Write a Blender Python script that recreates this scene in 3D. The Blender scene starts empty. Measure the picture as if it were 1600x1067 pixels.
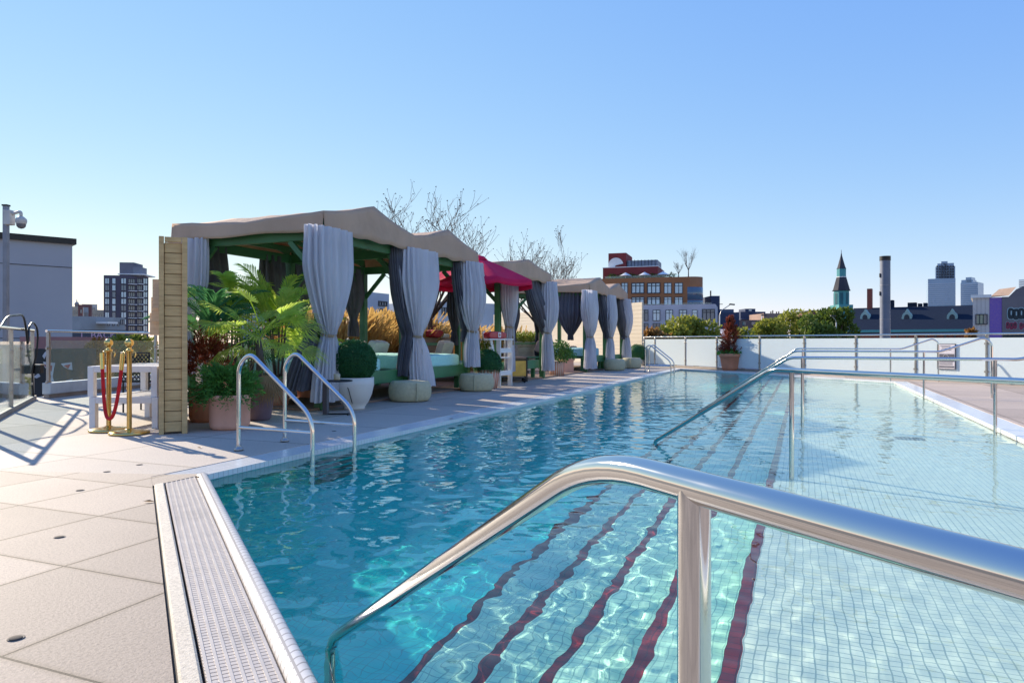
import bpy, bmesh, math, random
import numpy as np
from mathutils import Vector, Matrix
R = math.radians
PI = math.pi
random.seed(7)
rng = np.random.default_rng(7)
SC = bpy.context.scene
COL = SC.collection

# ------------------------------------------------------------------ camera, sky, sun
F = 1100.0                                   # focal length in pixels of a 1600 px wide picture
cam = bpy.data.cameras.new('camera'); cam_o = bpy.data.objects.new('camera', cam); COL.objects.link(cam_o)
cam_o.location = (0, 0, 1.0); cam_o.rotation_euler = (R(90), 0, 0)
cam.sensor_width = 36; cam.lens = 36 * F / 1600; cam.clip_start = 0.05; cam.clip_end = 6000
SC.camera = cam_o
SUN_AZ, SUN_EL = -46.5, 24.0                 # azimuth from +Y towards +X
world = bpy.data.worlds.new('World'); SC.world = world; world.use_nodes = True
wn = world.node_tree; wn.nodes.clear()
wo = wn.nodes.new('ShaderNodeOutputWorld'); wb = wn.nodes.new('ShaderNodeBackground')
sky = wn.nodes.new('ShaderNodeTexSky'); sky.sky_type = 'NISHITA'; sky.sun_disc = False
sky.sun_elevation = R(SUN_EL); sky.sun_rotation = R(SUN_AZ)
sky.altitude = 0; sky.air_density = 1.0; sky.dust_density = 0.0; sky.ozone_density = 1.5
wb.inputs[1].default_value = 0.15
# the sky's own colour response: red steeper, green and blue flatter, so that the zenith is paler and the horizon hazy
sp_ = wn.nodes.new('ShaderNodeSeparateColor'); cb_ = wn.nodes.new('ShaderNodeCombineColor'); wn.links.new(sky.outputs[0], sp_.inputs[0])
for i_, (e_, k_) in enumerate(((.86, .69), (.60, 1.10), (.12, 3.1))):
    p_ = wn.nodes.new('ShaderNodeMath'); p_.operation = 'POWER'; p_.inputs[1].default_value = e_; wn.links.new(sp_.outputs[i_], p_.inputs[0])
    q_ = wn.nodes.new('ShaderNodeMath'); q_.operation = 'MULTIPLY'; q_.inputs[1].default_value = k_; wn.links.new(p_.outputs[0], q_.inputs[0])
    wn.links.new(q_.outputs[0], cb_.inputs[i_])
wn.links.new(cb_.outputs[0], wb.inputs[0]); wn.links.new(wb.outputs[0], wo.inputs[0])
sun = bpy.data.lights.new('sun', 'SUN'); sun.energy = 4.5; sun.angle = R(0.53); sun.color = (1.0, 0.87, 0.69)
sun_o = bpy.data.objects.new('sun', sun); COL.objects.link(sun_o)
to_sun = Vector((math.sin(R(SUN_AZ)) * math.cos(R(SUN_EL)), math.cos(R(SUN_AZ)) * math.cos(R(SUN_EL)), math.sin(R(SUN_EL))))
sun_o.rotation_euler = to_sun.to_track_quat('Z', 'Y').to_euler()
sun_o.location = to_sun * 60
sun.cycles.is_caustics_light = True
SC.view_settings.view_transform = 'Standard'; SC.view_settings.look = 'None'
SC.view_settings.exposure = 0.8; SC.view_settings.gamma = 1
SC.render.engine = 'CYCLES'
cy = SC.cycles
cy.use_denoising = True; cy.max_bounces = 12; cy.transparent_max_bounces = 12
cy.caustics_refractive = True; cy.caustics_reflective = True; cy.sample_clamp_indirect = 4; cy.blur_glossy = 0.5
cy.diffuse_bounces = 5; cy.glossy_bounces = 4; cy.transmission_bounces = 6

# ------------------------------------------------------------------ pool frame of reference
UX, UY = math.sin(R(22.5)), math.cos(R(22.5))      # along the pool, away from the camera
VX, VY = UY, -UX                                   # across the pool, to the right
AX, AY = -2.30, 5.33                               # near left corner of the water
ROT = R(67.5)
def S(s, t, z=0.0):
    return Vector((AX + s * UX + t * VX, AY + s * UY + t * VY, z))
def ST(x, y):
    dx, dy = x - AX, y - AY
    return dx * UX + dy * UY, dx * VX + dy * VY
def G(px, py, z=0.0):                              # a point of the photograph on level z
    Y = F * (1 - z) / (py - 533.5)
    return Vector(((px - 800) / F * Y, Y, z))
def W(px, py, Y):
    return Vector(((px - 800) / F * Y, Y, 1 + (533.5 - py) * Y / F))
def ont(px, t):                                    # s of the photograph's column px on the plane t = const
    k = (px - 800) / F
    y = (t + AX * VX + AY * VY) / (k * VX + VY)
    return ST(k * y, y)[0]

# ------------------------------------------------------------------ mesh helpers
class MB:
    def __init__(self): self.v = []; self.f = []; self.m = []; self.sm = []
    def add(self, vs, fs, mi=0, smooth=False):
        n = len(self.v); self.v += [tuple(p) for p in vs]
        self.f += [tuple(i + n for i in q) for q in fs]
        self.m += [mi] * len(fs); self.sm += [smooth] * len(fs); return self
    def box(self, c, size, rz=0, rx=0, ry=0, mi=0):
        a, b, h = size[0] / 2, size[1] / 2, size[2] / 2
        M = Matrix.Translation(Vector(c)) @ Matrix.Rotation(rz, 4, 'Z') @ Matrix.Rotation(ry, 4, 'Y') @ Matrix.Rotation(rx, 4, 'X')
        vs = [M @ Vector(p) for p in ((-a,-b,-h),(a,-b,-h),(a,b,-h),(-a,b,-h),(-a,-b,h),(a,-b,h),(a,b,h),(-a,b,h))]
        return self.add(vs, [(0,3,2,1),(4,5,6,7),(0,1,5,4),(1,2,6,5),(2,3,7,6),(3,0,4,7)], mi)
    def box2(self, p0, p1, w, h, mi=0):            # a bar of section w x h from p0 to p1
        p0, p1 = Vector(p0), Vector(p1); d = p1 - p0; L = d.length
        if L < 1e-6: return self
        d /= L; side = d.cross(Vector((0, 0, 1)))
        if side.length < 1e-3: side = Vector((1, 0, 0))
        side.normalize(); up = side.cross(d)
        vs = []
        for p in (p0, p1):
            for a, b in ((-1,-1),(1,-1),(1,1),(-1,1)): vs.append(p + side * a * w / 2 + up * b * h / 2)
        return self.add(vs, [(3,2,1,0),(4,5,6,7),(0,1,5,4),(1,2,6,5),(2,3,7,6),(3,0,4,7)], mi)
    def tube(self, pts, r, n=10, mi=0, caps=True, smooth=True):
        pts = [Vector(p) for p in pts]; rs = r if isinstance(r, (list, tuple)) else [r] * len(pts)
        vs = []; fs = []; prev = None
        for i, p in enumerate(pts):
            d = (pts[min(i + 1, len(pts) - 1)] - pts[max(i - 1, 0)])
            if d.length < 1e-9: d = Vector((0, 0, 1))
            d.normalize()
            if prev is None:
                a = d.cross(Vector((0, 0, 1)))
                if a.length < 1e-2: a = d.cross(Vector((1, 0, 0)))
            else: a = prev - d * prev.dot(d)
            a.normalize(); prev = a; b = d.cross(a)
            for k in range(n):
                t = 2 * PI * k / n
                vs.append(p + (a * math.cos(t) + b * math.sin(t)) * rs[i])
        for i in range(len(pts) - 1):
            for k in range(n):
                k2 = (k + 1) % n
                fs.append((i*n+k, i*n+k2, (i+1)*n+k2, (i+1)*n+k))
        self.add(vs, fs, mi, smooth)
        if caps:
            self.add(vs[:n], [tuple(range(n - 1, -1, -1))], mi); self.add(vs[-n:], [tuple(range(n))], mi)
        return self
    def lathe(self, prof, c=(0, 0, 0), n=32, mi=0, smooth=True, fn=None):
        vs = []; fs = []
        for r, z in prof:
            for k in range(n):
                t = 2 * PI * k / n
                rr = r if fn is None else fn(r, z, t)
                vs.append((c[0] + rr * math.cos(t), c[1] + rr * math.sin(t), c[2] + z))
        for i in range(len(prof) - 1):
            for k in range(n):
                k2 = (k + 1) % n
                fs.append((i*n+k, i*n+k2, (i+1)*n+k2, (i+1)*n+k))
        return self.add(vs, fs, mi, smooth)
    def quad(self, a, b, c, d, mi=0): return self.add([a, b, c, d], [(0, 1, 2, 3)], mi)
    def prism(self, poly, z0, z1, mi=0):           # poly: list of (x, y), counter-clockwise
        n = len(poly)
        vs = [(x, y, z0) for x, y in poly] + [(x, y, z1) for x, y in poly]
        fs = [tuple(range(n - 1, -1, -1)), tuple(range(n, 2 * n))] + [(i, (i+1) % n, n + (i+1) % n, n + i) for i in range(n)]
        return self.add(vs, fs, mi)
    def leaf(self, p, d, up, L, w, mi=0):          # a pointed leaf of two faces
        d = Vector(d).normalized(); sd = d.cross(Vector(up))
        if sd.length < 1e-3: sd = d.cross(Vector((1, 0, .1)))
        sd.normalize(); p = Vector(p)
        return self.add([p, p + d*L*.45 + sd*w/2, p + d*L, p + d*L*.45 - sd*w/2], [(0,1,2,3)], mi)
    def build(self, name, mats, parent=None, loc=None, rotz=0, world=False, bevel=0, recalc=False):
        me = bpy.data.meshes.new(name)
        v = self.v
        if world and parent is not None:
            L = parent.location; v = [(p[0]-L[0], p[1]-L[1], p[2]-L[2]) for p in v]
        elif loc is not None and world:
            v = [(p[0]-loc[0], p[1]-loc[1], p[2]-loc[2]) for p in v]
        me.from_pydata(v, [], self.f)
        if not isinstance(mats, (list, tuple)): mats = [mats]
        for m in mats: me.materials.append(m)
        if len(mats) > 1: me.polygons.foreach_set('material_index', self.m)
        me.polygons.foreach_set('use_smooth', self.sm)
        if recalc:
            bm = bmesh.new(); bm.from_mesh(me); bmesh.ops.remove_doubles(bm, verts=bm.verts, dist=1e-5)
            bmesh.ops.recalc_face_normals(bm, faces=bm.faces); bm.to_mesh(me); bm.free()
        me.update()
        o = bpy.data.objects.new(name, me); COL.objects.link(o)
        if parent is not None: o.parent = parent
        elif loc is not None: o.location = loc; o.rotation_euler[2] = rotz
        if bevel:
            b = o.modifiers.new('bevel', 'BEVEL'); b.width = bevel; b.segments = 2; b.limit_method = 'ANGLE'; b.angle_limit = R(40)
        return o
def tag(o, label, cat, group=None, kind=None):
    if label: o['label'] = label
    if cat: o['category'] = cat
    if group: o['group'] = group
    if kind: o['kind'] = kind
    return o
def thing(name, label, cat, loc=(0, 0, 0), rotz=0, group=None):
    o = bpy.data.objects.new(name, None); COL.objects.link(o); o.empty_display_size = .2
    o.location = loc; o.rotation_euler = (0, 0, rotz)
    return tag(o, label, cat, group)
def struct(o): o['kind'] = 'structure'; return o
def kids(o): return [c for c in bpy.data.objects if c.parent == o]
def dup(o, loc=None, rotz=None, label=None, parent=None, scale=None):
    c = o.copy(); COL.objects.link(c)
    if parent is not None: c.parent = parent
    if loc is not None: c.location = loc
    if rotz is not None: c.rotation_euler[2] = rotz
    if scale is not None: c.scale = (scale,) * 3
    if label: c['label'] = label
    for k in kids(o): dup(k, parent=c)
    return c
def bezpath(pts, r, n=6):                          # a polyline with rounded corners
    pts = [Vector(p) for p in pts]; out = [pts[0]]
    for i in range(1, len(pts) - 1):
        a, b, c = pts[i-1], pts[i], pts[i+1]
        rr = min(r, (a-b).length * .49, (c-b).length * .49)
        p, q = b + (a-b).normalized() * rr, b + (c-b).normalized() * rr
        for k in range(n + 1):
            t = k / n; out.append(p*(1-t)**2 + b*2*t*(1-t) + q*t*t)
    out.append(pts[-1]); return out

# ------------------------------------------------------------------ materials
def nt(name):
    m = bpy.data.materials.new(name); m.use_nodes = True
    t = m.node_tree; t.nodes.clear()
    out = t.nodes.new('ShaderNodeOutputMaterial')
    return m, t, out
def N(t, typ, **kw):
    n = t.nodes.new(typ)
    for k, v in kw.items(): setattr(n, k, v)
    return n
def mixc(t, fac, a, b, mode='MIX'):
    n = N(t, 'ShaderNodeMix', data_type='RGBA', blend_type=mode)
    for i, x in ((0, fac), (6, a), (7, b)):
        if isinstance(x, bpy.types.NodeSocket): t.links.new(x, n.inputs[i])
        elif i == 0: n.inputs[0].default_value = x
        else: n.inputs[i].default_value = (*x[:3], 1)
    return n.outputs[2]
def math_(t, op, a, b=0.0, c=None):
    n = N(t, 'ShaderNodeMath', operation=op)
    for i, x in enumerate((a, b) if c is None else (a, b, c)):
        if isinstance(x, bpy.types.NodeSocket): t.links.new(x, n.inputs[i])
        else: n.inputs[i].default_value = x
    return n.outputs[0]
def coords(t, scale=(1, 1, 1), rz=0, kind='Object', loc=(0, 0, 0)):
    tc = N(t, 'ShaderNodeTexCoord'); mp = N(t, 'ShaderNodeMapping')
    mp.inputs['Scale'].default_value = scale; mp.inputs['Location'].default_value = loc; mp.inputs['Rotation'].default_value = (0, 0, rz)
    t.links.new(tc.outputs[kind], mp.inputs[0]); return mp.outputs[0]
def noise(t, vec, scale, detail=3, rough=.55):
    n = N(t, 'ShaderNodeTexNoise'); n.inputs['Scale'].default_value = scale
    n.inputs['Detail'].default_value = detail; n.inputs['Roughness'].default_value = rough
    if vec is not None: t.links.new(vec, n.inputs[0])
    return n.outputs[0]
def ramp(t, x, a, b):
    n = N(t, 'ShaderNodeMapRange'); n.inputs[1].default_value = a; n.inputs[2].default_value = b
    t.links.new(x, n.inputs[0]); return n.outputs[0]
def bumpn(t, h, strength=.3, dist=.01):
    b = N(t, 'ShaderNodeBump'); b.inputs[0].default_value = strength; b.inputs[1].default_value = dist
    t.links.new(h, b.inputs['Height']); return b.outputs[0]
def mat(name, col, rough=.6, metal=0.0, var=.15, vs=3.0, col2=None, bump=0.0, bs=40.0, stretch=(1, 1, 1), transl=0.0, spec=None, coat=0, dirt=0.0, wrinkle=0):
    m, t, out = nt(name)
    p = N(t, 'ShaderNodeBsdfPrincipled'); vec = coords(t, stretch)
    a = col; b = col2 if col2 else tuple(c * (1 - var * 2) for c in col)
    f = ramp(t, noise(t, vec, vs, 4), .3, .72)
    c = mixc(t, f, a, b)
    if dirt:
        d = ramp(t, noise(t, vec, vs * .35, 5, .7), .52, .75)
        c = mixc(t, math_(t, 'MULTIPLY', d, dirt), c, tuple(x * .45 for x in col))
    t.links.new(c, p.inputs['Base Color'])
    p.inputs['Metallic'].default_value = metal
    rn = math_(t, 'MULTIPLY_ADD', noise(t, vec, vs * 2.3, 3), .25, rough - .12)
    t.links.new(rn, p.inputs['Roughness'])
    if spec is not None: p.inputs['Specular IOR Level'].default_value = spec
    if coat: p.inputs['Coat Weight'].default_value = coat
    if bump:
        bn_ = bumpn(t, noise(t, vec, bs, 4), bump, .01)
        if wrinkle:
            b2 = N(t, 'ShaderNodeBump'); b2.inputs[0].default_value = wrinkle; b2.inputs[1].default_value = .05
            t.links.new(noise(t, vec, 6.5, 5, .6), b2.inputs['Height']); t.links.new(bn_, b2.inputs['Normal']); bn_ = b2.outputs[0]
        t.links.new(bn_, p.inputs['Normal'])
    sh = p.outputs[0]
    if transl:
        tr = N(t, 'ShaderNodeBsdfTranslucent'); t.links.new(c, tr.inputs[0])
        ms = N(t, 'ShaderNodeMixShader'); ms.inputs[0].default_value = transl
        t.links.new(sh, ms.inputs[1]); t.links.new(tr.outputs[0], ms.inputs[2]); sh = ms.outputs[0]
    t.links.new(sh, out.inputs[0]); return m
M = {}
def tile_mat(name, c1, c2, grout, size, rough=.25, mortar=.05, offx=0.0):
    m, t, out = nt(name); p = N(t, 'ShaderNodeBsdfPrincipled')
    tc = N(t, 'ShaderNodeTexCoord'); br = N(t, 'ShaderNodeTexBrick'); br.offset = 0; br.squash = 1
    br.inputs['Scale'].default_value = 1; br.inputs['Mortar Size'].default_value = size * mortar
    br.inputs['Mortar Smooth'].default_value = .1
    br.inputs['Brick Width'].default_value = size; br.inputs['Row Height'].default_value = size
    br.inputs[1].default_value = (*c1, 1); br.inputs[2].default_value = (*c2, 1); br.inputs[3].default_value = (*grout, 1)
    t.links.new(tc.outputs['UV'], br.inputs[0])
    c = mixc(t, ramp(t, noise(t, tc.outputs['Object'], 1.4, 4), .35, .7), br.outputs[0], tuple(x * .8 for x in c1))
    c = mixc(t, .5, br.outputs[0], c)
    t.links.new(c, p.inputs['Base Color']); p.inputs['Roughness'].default_value = rough
    t.links.new(p.outputs[0], out.inputs[0]); return m
def boxuv(o):                                      # metric uv by the dominant axis of each face, in object space
    me = o.data; uv = me.uv_layers.new(name='uv')
    for pl in me.polygons:
        n = pl.normal; ax = max(range(3), key=lambda i: abs(n[i]))
        for li in pl.loop_indices:
            c = me.vertices[me.loops[li].vertex_index].co
            uv.data[li].uv = (c[0], c[1]) if ax == 2 else ((c[1], c[2]) if ax == 0 else (c[0], c[2]))
    return o
# ------------------------------------------------------------------ materials used throughout
def concrete(name, c1, c2, joints=None, rough=.75, speck=.075):
    m, t, out = nt(name); p = N(t, 'ShaderNodeBsdfPrincipled'); vec = coords(t)
    f = ramp(t, noise(t, vec, .9, 6, .65), .3, .7); c = mixc(t, f, c1, c2)
    sp = ramp(t, noise(t, vec, 75, 5, .8), .46, .62)
    c = mixc(t, math_(t, 'MULTIPLY', sp, speck * 11), c, tuple(x * .55 for x in c1))
    st = ramp(t, noise(t, vec, 5, 5, .75), .58, .78)
    c = mixc(t, math_(t, 'MULTIPLY', st, .35), c, tuple(x * .6 for x in c1))
    h = noise(t, vec, 90, 4, .7)
    st2 = ramp(t, noise(t, vec, 1.7, 6, .7), .55, .8); c = mixc(t, math_(t, 'MULTIPLY', st2, .3), c, tuple(x * .7 for x in c1))
    if joints:
        br = N(t, 'ShaderNodeTexBrick'); br.offset = 0; br.squash = 1
        br.inputs['Scale'].default_value = 1
        br.inputs['Mortar Size'].default_value = joints[2]; br.inputs['Mortar Smooth'].default_value = .3
        br.inputs['Brick Width'].default_value = joints[0]; br.inputs['Row Height'].default_value = joints[1]
        br.inputs[1].default_value = (1, 1, 1, 1); br.inputs[2].default_value = (.74, .735, .73, 1); br.inputs[3].default_value = (.12, .11, .10, 1)
        t.links.new(coords(t, loc=(-.16, -.26, 0)), br.inputs[0]); c = mixc(t, 1.0, c, br.outputs[0], 'MULTIPLY')
        n2 = N(t, 'ShaderNodeTexBrick'); n2.offset = 0; n2.squash = 1
        n2.inputs['Scale'].default_value = 1; n2.inputs['Mortar Size'].default_value = .035; n2.inputs['Mortar Smooth'].default_value = 1
        n2.inputs['Brick Width'].default_value = joints[0]; n2.inputs['Row Height'].default_value = joints[1]
        n2.inputs[1].default_value = (1, 1, 1, 1); n2.inputs[2].default_value = (1, 1, 1, 1); n2.inputs[3].default_value = (.80, .78, .75, 1)
        t.links.new(coords(t, loc=(-.16, -.26, 0)), n2.inputs[0]); c = mixc(t, 1.0, c, n2.outputs[0], 'MULTIPLY')
    t.links.new(c, p.inputs['Base Color']); p.inputs['Roughness'].default_value = rough
    t.links.new(bumpn(t, h, .6, .004), p.inputs['Normal'])
    t.links.new(p.outputs[0], out.inputs[0]); return m
M['deck'] = concrete('beige_deck_slabs', (.54, .44, .345), (.45, .365, .285), (.69, .69, .006))
M['pooldeck'] = concrete('pale_deck_slabs', (.58, .50, .42), (.50, .43, .36), (1.38, 1.38, .004))
M['tile_white'] = tile_mat('white_mosaic', (.80, .80, .78), (.72, .74, .73), (.40, .42, .42), .05)
M['tile_curb'] = tile_mat('curb_mosaic', (.78, .74, .68), (.70, .66, .60), (.36, .32, .28), .05, .35, .09)
M['tile_ledge'] = tile_mat('ledge_mosaic', (.90, .88, .75), (.82, .82, .70), (.36, .44, .42), .040, .3, .07)
M['tile_deep'] = tile_mat('deep_mosaic', (.07, .86, .76), (.05, .76, .72), (.08, .55, .50), .040, .3, .05)
M['tile_step'] = tile_mat('step_mosaic', (.64, .91, .72), (.55, .85, .69), (.26, .48, .43), .040, .3, .06)
M['tile_band'] = tile_mat('maroon_band', (.26, .016, .014), (.17, .010, .012), (.05, .01, .012), .05, .3)
M['steel'] = mat('polished_steel', (.68, .66, .63), .07, 1.0, .05, 2.0)
M['steel_old'] = mat('dull_steel', (.45, .43, .41), .34, 1.0, .12, 5.0)
m, t, out = nt('pool_water')
g = N(t, 'ShaderNodeBsdfGlass'); g.inputs['IOR'].default_value = 1.33; g.inputs['Roughness'].default_value = 0
g.inputs['Color'].default_value = (.90, 1, .985, 1)
t.links.new(g.outputs[0], out.inputs[0]); M['water'] = m

# ------------------------------------------------------------------ the ground, the deck and the pool (structure)
WZ = -0.055
NS = -.822                         # near edge: s falls by this for each metre of t
def s_near(t): return t * NS
def s_far(t): return 22.2 - t * 1.02
TR = 6.25                                          # right edge of the water
gz = -6.0
b = MB().quad((-900, -300, gz), (900, -300, gz), (900, 1800, gz), (-900, 1800, gz))
struct(b.build('ground', mat('city_ground', (.17, .16, .15), .9, var=.2, vs=.05)))
def stquad(mb, pts, z=0.0, mi=0):
    mb.add([S(s, t, z) for s, t in pts], [tuple(range(len(pts)))], mi)
# deck: a slab with the pool cut out of it, in local pool coordinates (x = s, y = -t)
def L(s, t, z=0.0): return (s, -t, z)
def poly_struct(name, m, polys, z0, z1):
    b = MB()
    for pl in polys:
        pp = [(s, -t) for s, t in pl]
        ar = sum(pp[i][0]*pp[(i+1) % len(pp)][1] - pp[(i+1) % len(pp)][0]*pp[i][1] for i in range(len(pp)))
        if ar < 0: pp.reverse()
        b.prism(pp, z0, z1)
    return b.build(name, m, loc=S(0, 0), rotz=ROT)
CW = .30                                           # white mosaic band round the water
GW = .305                                           # gutter with grating along the near edge
cA = G(52, 624); cB = G(17, 643); dl = (cB - cA).normalized(); cC = Vector((-8.02, 15.9, 0))
_o = Vector((-.35, -.15, 0)); PA, P0, PC, PZ = [ST(p.x, p.y) for p in (cA + _o, cA + dl * 11 + _o, cC + _o, Vector((-5, -8, 0)))]
# left deck (cabana side), right deck, near deck, far deck
T0, T1, S0, S1 = -16., 16., -16., 34.
def nl(t, off): return t * NS - off * 1.305         # a line parallel to the near edge, off metres outside it
def fl(t, off): return 22.2 - t * 1.02 + off * 1.43
left = poly_struct('pool_deck', M['pooldeck'], [[(nl(-CW, CW)+.0, -CW), (fl(-CW, CW), -CW), (fl(-CW, 1.9), -CW), (fl(-9.6, 1.9), -9.6), (PC[0], PC[1]), (PA[0], PA[1]), (-1.0, -3.2)]], -.35, 0)
struct(left)
rightd = poly_struct('right_deck', concrete('warm_deck_slabs', (.62, .50, .40), (.54, .43, .34), (1.38, 1.38, .004)), [[(nl(TR+CW, 0), TR+CW), (fl(TR+CW, 1.9), TR+CW), (fl(T1, 1.9), T1), (nl(T1, 0), T1)],
      [(fl(-CW, CW), -CW), (fl(TR+CW, CW), TR+CW), (fl(TR+CW, 1.9), TR+CW), (fl(-CW, 1.9), -CW)]], -.35, 0)
struct(rightd)
near = poly_struct('terrace', M['deck'], [[(nl(-CW, CW), -CW), (-1.0, -3.2), PA, P0, PZ, (S0, T1), (nl(T1, GW+.074), T1), (nl(-CW, GW+.074), -CW)]], -.35, 0)
struct(poly_struct('terrace_corner', M['deck'], [[(nl(-CW, CW), -CW), (.0165, -.021), (nl(-.021, GW+.073), -.021), (nl(-CW, GW+.073), -CW)]], -.35, -.002))
# slabs of the terrace are laid along the cabana row
struct(near)
def ring(name, m, quads, z0, z1, bev=0):
    o = poly_struct(name, m, quads, z0, z1)
    if bev:
        bb = o.modifiers.new('bevel', 'BEVEL'); bb.width = bev; bb.segments = 3
    return struct(boxuv(o))
ring('pool_edge', M['tile_white'], [[(nl(-CW, CW), -CW), (0, 0), (22.2, 0), (fl(-CW, CW), -CW)],
      [(22.2, 0), (fl(TR, 0), TR), (fl(TR+CW, CW), TR+CW), (fl(-CW, CW), -CW)],
      [(nl(TR, 0), TR), (nl(TR+CW, CW), TR+CW), (fl(TR+CW, CW), TR+CW), (fl(TR, 0), TR)]], -.45, -.004)
# near edge: rounded mosaic rim, grating, outer stone strip
def strip(name, m, o0, o1, z0, z1, bev=0, t0=-.02, t1=TR+.4):
    o = poly_struct(name, m, [[(nl(t0, o0), t0), (nl(t1, o0), t1), (nl(t1, o1), t1), (nl(t0, o1), t0)]], z0, z1)
    return o
b = MB(); nn = 10
prof = [(0.0, -.3), (0.0, -.03)] + [(.040 - .040*math.cos(a), -.03 + .045*math.sin(a)) for a in [PI*k/16 for k in range(1, 9)]] + [(.060, .013), (.080, .006), (.088, -.02), (.088, -.3)]
vs = []; tN = 160
for i in range(tN + 1):
    tt = -.02 + i * (TR + .4) / tN
    for (o, z) in prof: vs.append((nl(tt, o), -tt, z))
K = len(prof)
fs = [(i*K+k, i*K+k+1, (i+1)*K+k+1, (i+1)*K+k) for i in range(tN) for k in range(K-1)]
b.add(vs, fs, 0, True)
rim = b.build('pool_rim', M['tile_curb'], loc=S(0, 0), rotz=ROT); struct(rim)
uv = rim.data.uv_layers.new(name='uv'); cum = [0]
for k in range(1, K): cum.append(cum[-1] + math.dist(prof[k], prof[k-1]))
for pl in rim.data.polygons:
    for li in pl.loop_indices:
        vi = rim.data.loops[li].vertex_index
        uv.data[li].uv = ((vi // K) * (TR + .4) / tN * 1.305, cum[vi % K])
struct(boxuv(strip('gutter_channel', mat('gutter_concrete', (.22, .19, .17), .9), .088, GW+.02, -.35, -.06)))
def grating():
    m_ = mat('grating_plastic', (.56, .50, .44), .45, var=.06, vs=8, dirt=.4)
    b = MB(); pitch = .0255; ln = .093; lw = GW - .008
    Ld = math.sqrt(1 + NS*NS)                       # unit steps along the edge
    i = 0; tt = -.02; d = Vector((NS, -1, 0)) / Ld   # local direction with growing t
    nrm = Vector((-1, -abs(NS), 0)).normalized()      # outward from the water in local (s, -t)
    if nrm.dot(Vector((-1, 0, 0))) < 0: nrm = -nrm
    perp = Vector((d.y, -d.x, 0))
    if perp.x > 0: perp = -perp
    total = (TR + .4) * Ld
    o0 = Vector((nl(-.02, 0), .02, 0))
    n = int(total / pitch)
    for k in range(n):
        a = o0 + d * (k + .5) * pitch
        p0 = a + perp * ln * 1.0; p1 = a + perp * lw
        b.box2(p0 + Vector((0,0,-.012)), p1 + Vector((0,0,-.012)), pitch * .80, .012)
    rows = int((lw - ln) / .03)
    for r in range(rows + 1):
        q = ln + .008 + r * (lw - ln - .016) / rows
        b.box2(o0 + perp * q + Vector((0,0,-.0125)), o0 + d * total + perp * q + Vector((0,0,-.0125)), .010, .019)
    return b.build('gutter_grating', m_, loc=S(0, 0), rotz=ROT)
struct(grating())
o = strip('stone_strip', concrete('cream_stone', (.72, .64, .50), (.60, .52, .40)), GW, GW+.062, -.3, .006); struct(o)
o.modifiers.new('bevel', 'BEVEL').width = .008
o = strip('joint_strip', mat('black_sealant', (.02, .02, .02), .7), GW+.062, GW+.073, -.3, -.012); struct(o)

# basin: ledge, steps, deep floor, walls
LD = 3.9
steps = [(LD, -.23), (3.57, -.39), (3.25, -.55), (2.93, -.71), (2.60, -.87)]
DEEP = -.90
b = MB()
def fl_quad(mb, ta, tb, z, mi):
    mb.add([L(nl(ta,0), ta, z), L(nl(tb,0), tb, z), L(fl(tb,0), tb, z), L(fl(ta,0), ta, z)], [(0,1,2,3)], mi)
def riser(mb, t_, z0, z1, mi):
    mb.add([L(nl(t_,0), t_, z0), L(nl(t_,0), t_, z1), L(fl(t_,0), t_, z1), L(fl(t_,0), t_, z0)], [(3,2,1,0)], mi)
BW = .056
fl_quad(b, LD + BW, TR, -.23, 1); fl_quad(b, LD, LD + BW, -.23, 3); riser(b, LD, -.23, -.39, 2)
for i in range(1, 5):
    t_, z_ = steps[i]; tp = steps[i-1][0]
    fl_quad(b, t_ + BW, tp, z_, 2); fl_quad(b, t_, t_ + BW, z_, 3)
    riser(b, t_, z_, steps[i+1][1] if i < 4 else DEEP, 2)
fl_quad(b, 0, 2.6, DEEP, 0)
def wall(mb, p, q, mi=0):
    mb.add([L(*p, DEEP), L(*q, DEEP), L(*q, -.05), L(*p, -.05)], [(0,1,2,3)], mi)
wall(b, (.0, .0), (22.2, 0.0)); wall(b, (22.2, 0), (fl(TR,0), TR)); wall(b, (fl(TR,0), TR), (nl(TR,0), TR), 1); wall(b, (nl(TR,0), TR), (0, 0))
basin = b.build('pool_basin', [M['tile_deep'], M['tile_ledge'], M['tile_step'], M['tile_band']], loc=S(0,0), rotz=ROT)
struct(boxuv(basin)); basin.cycles.is_caustics_receiver = True
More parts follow.
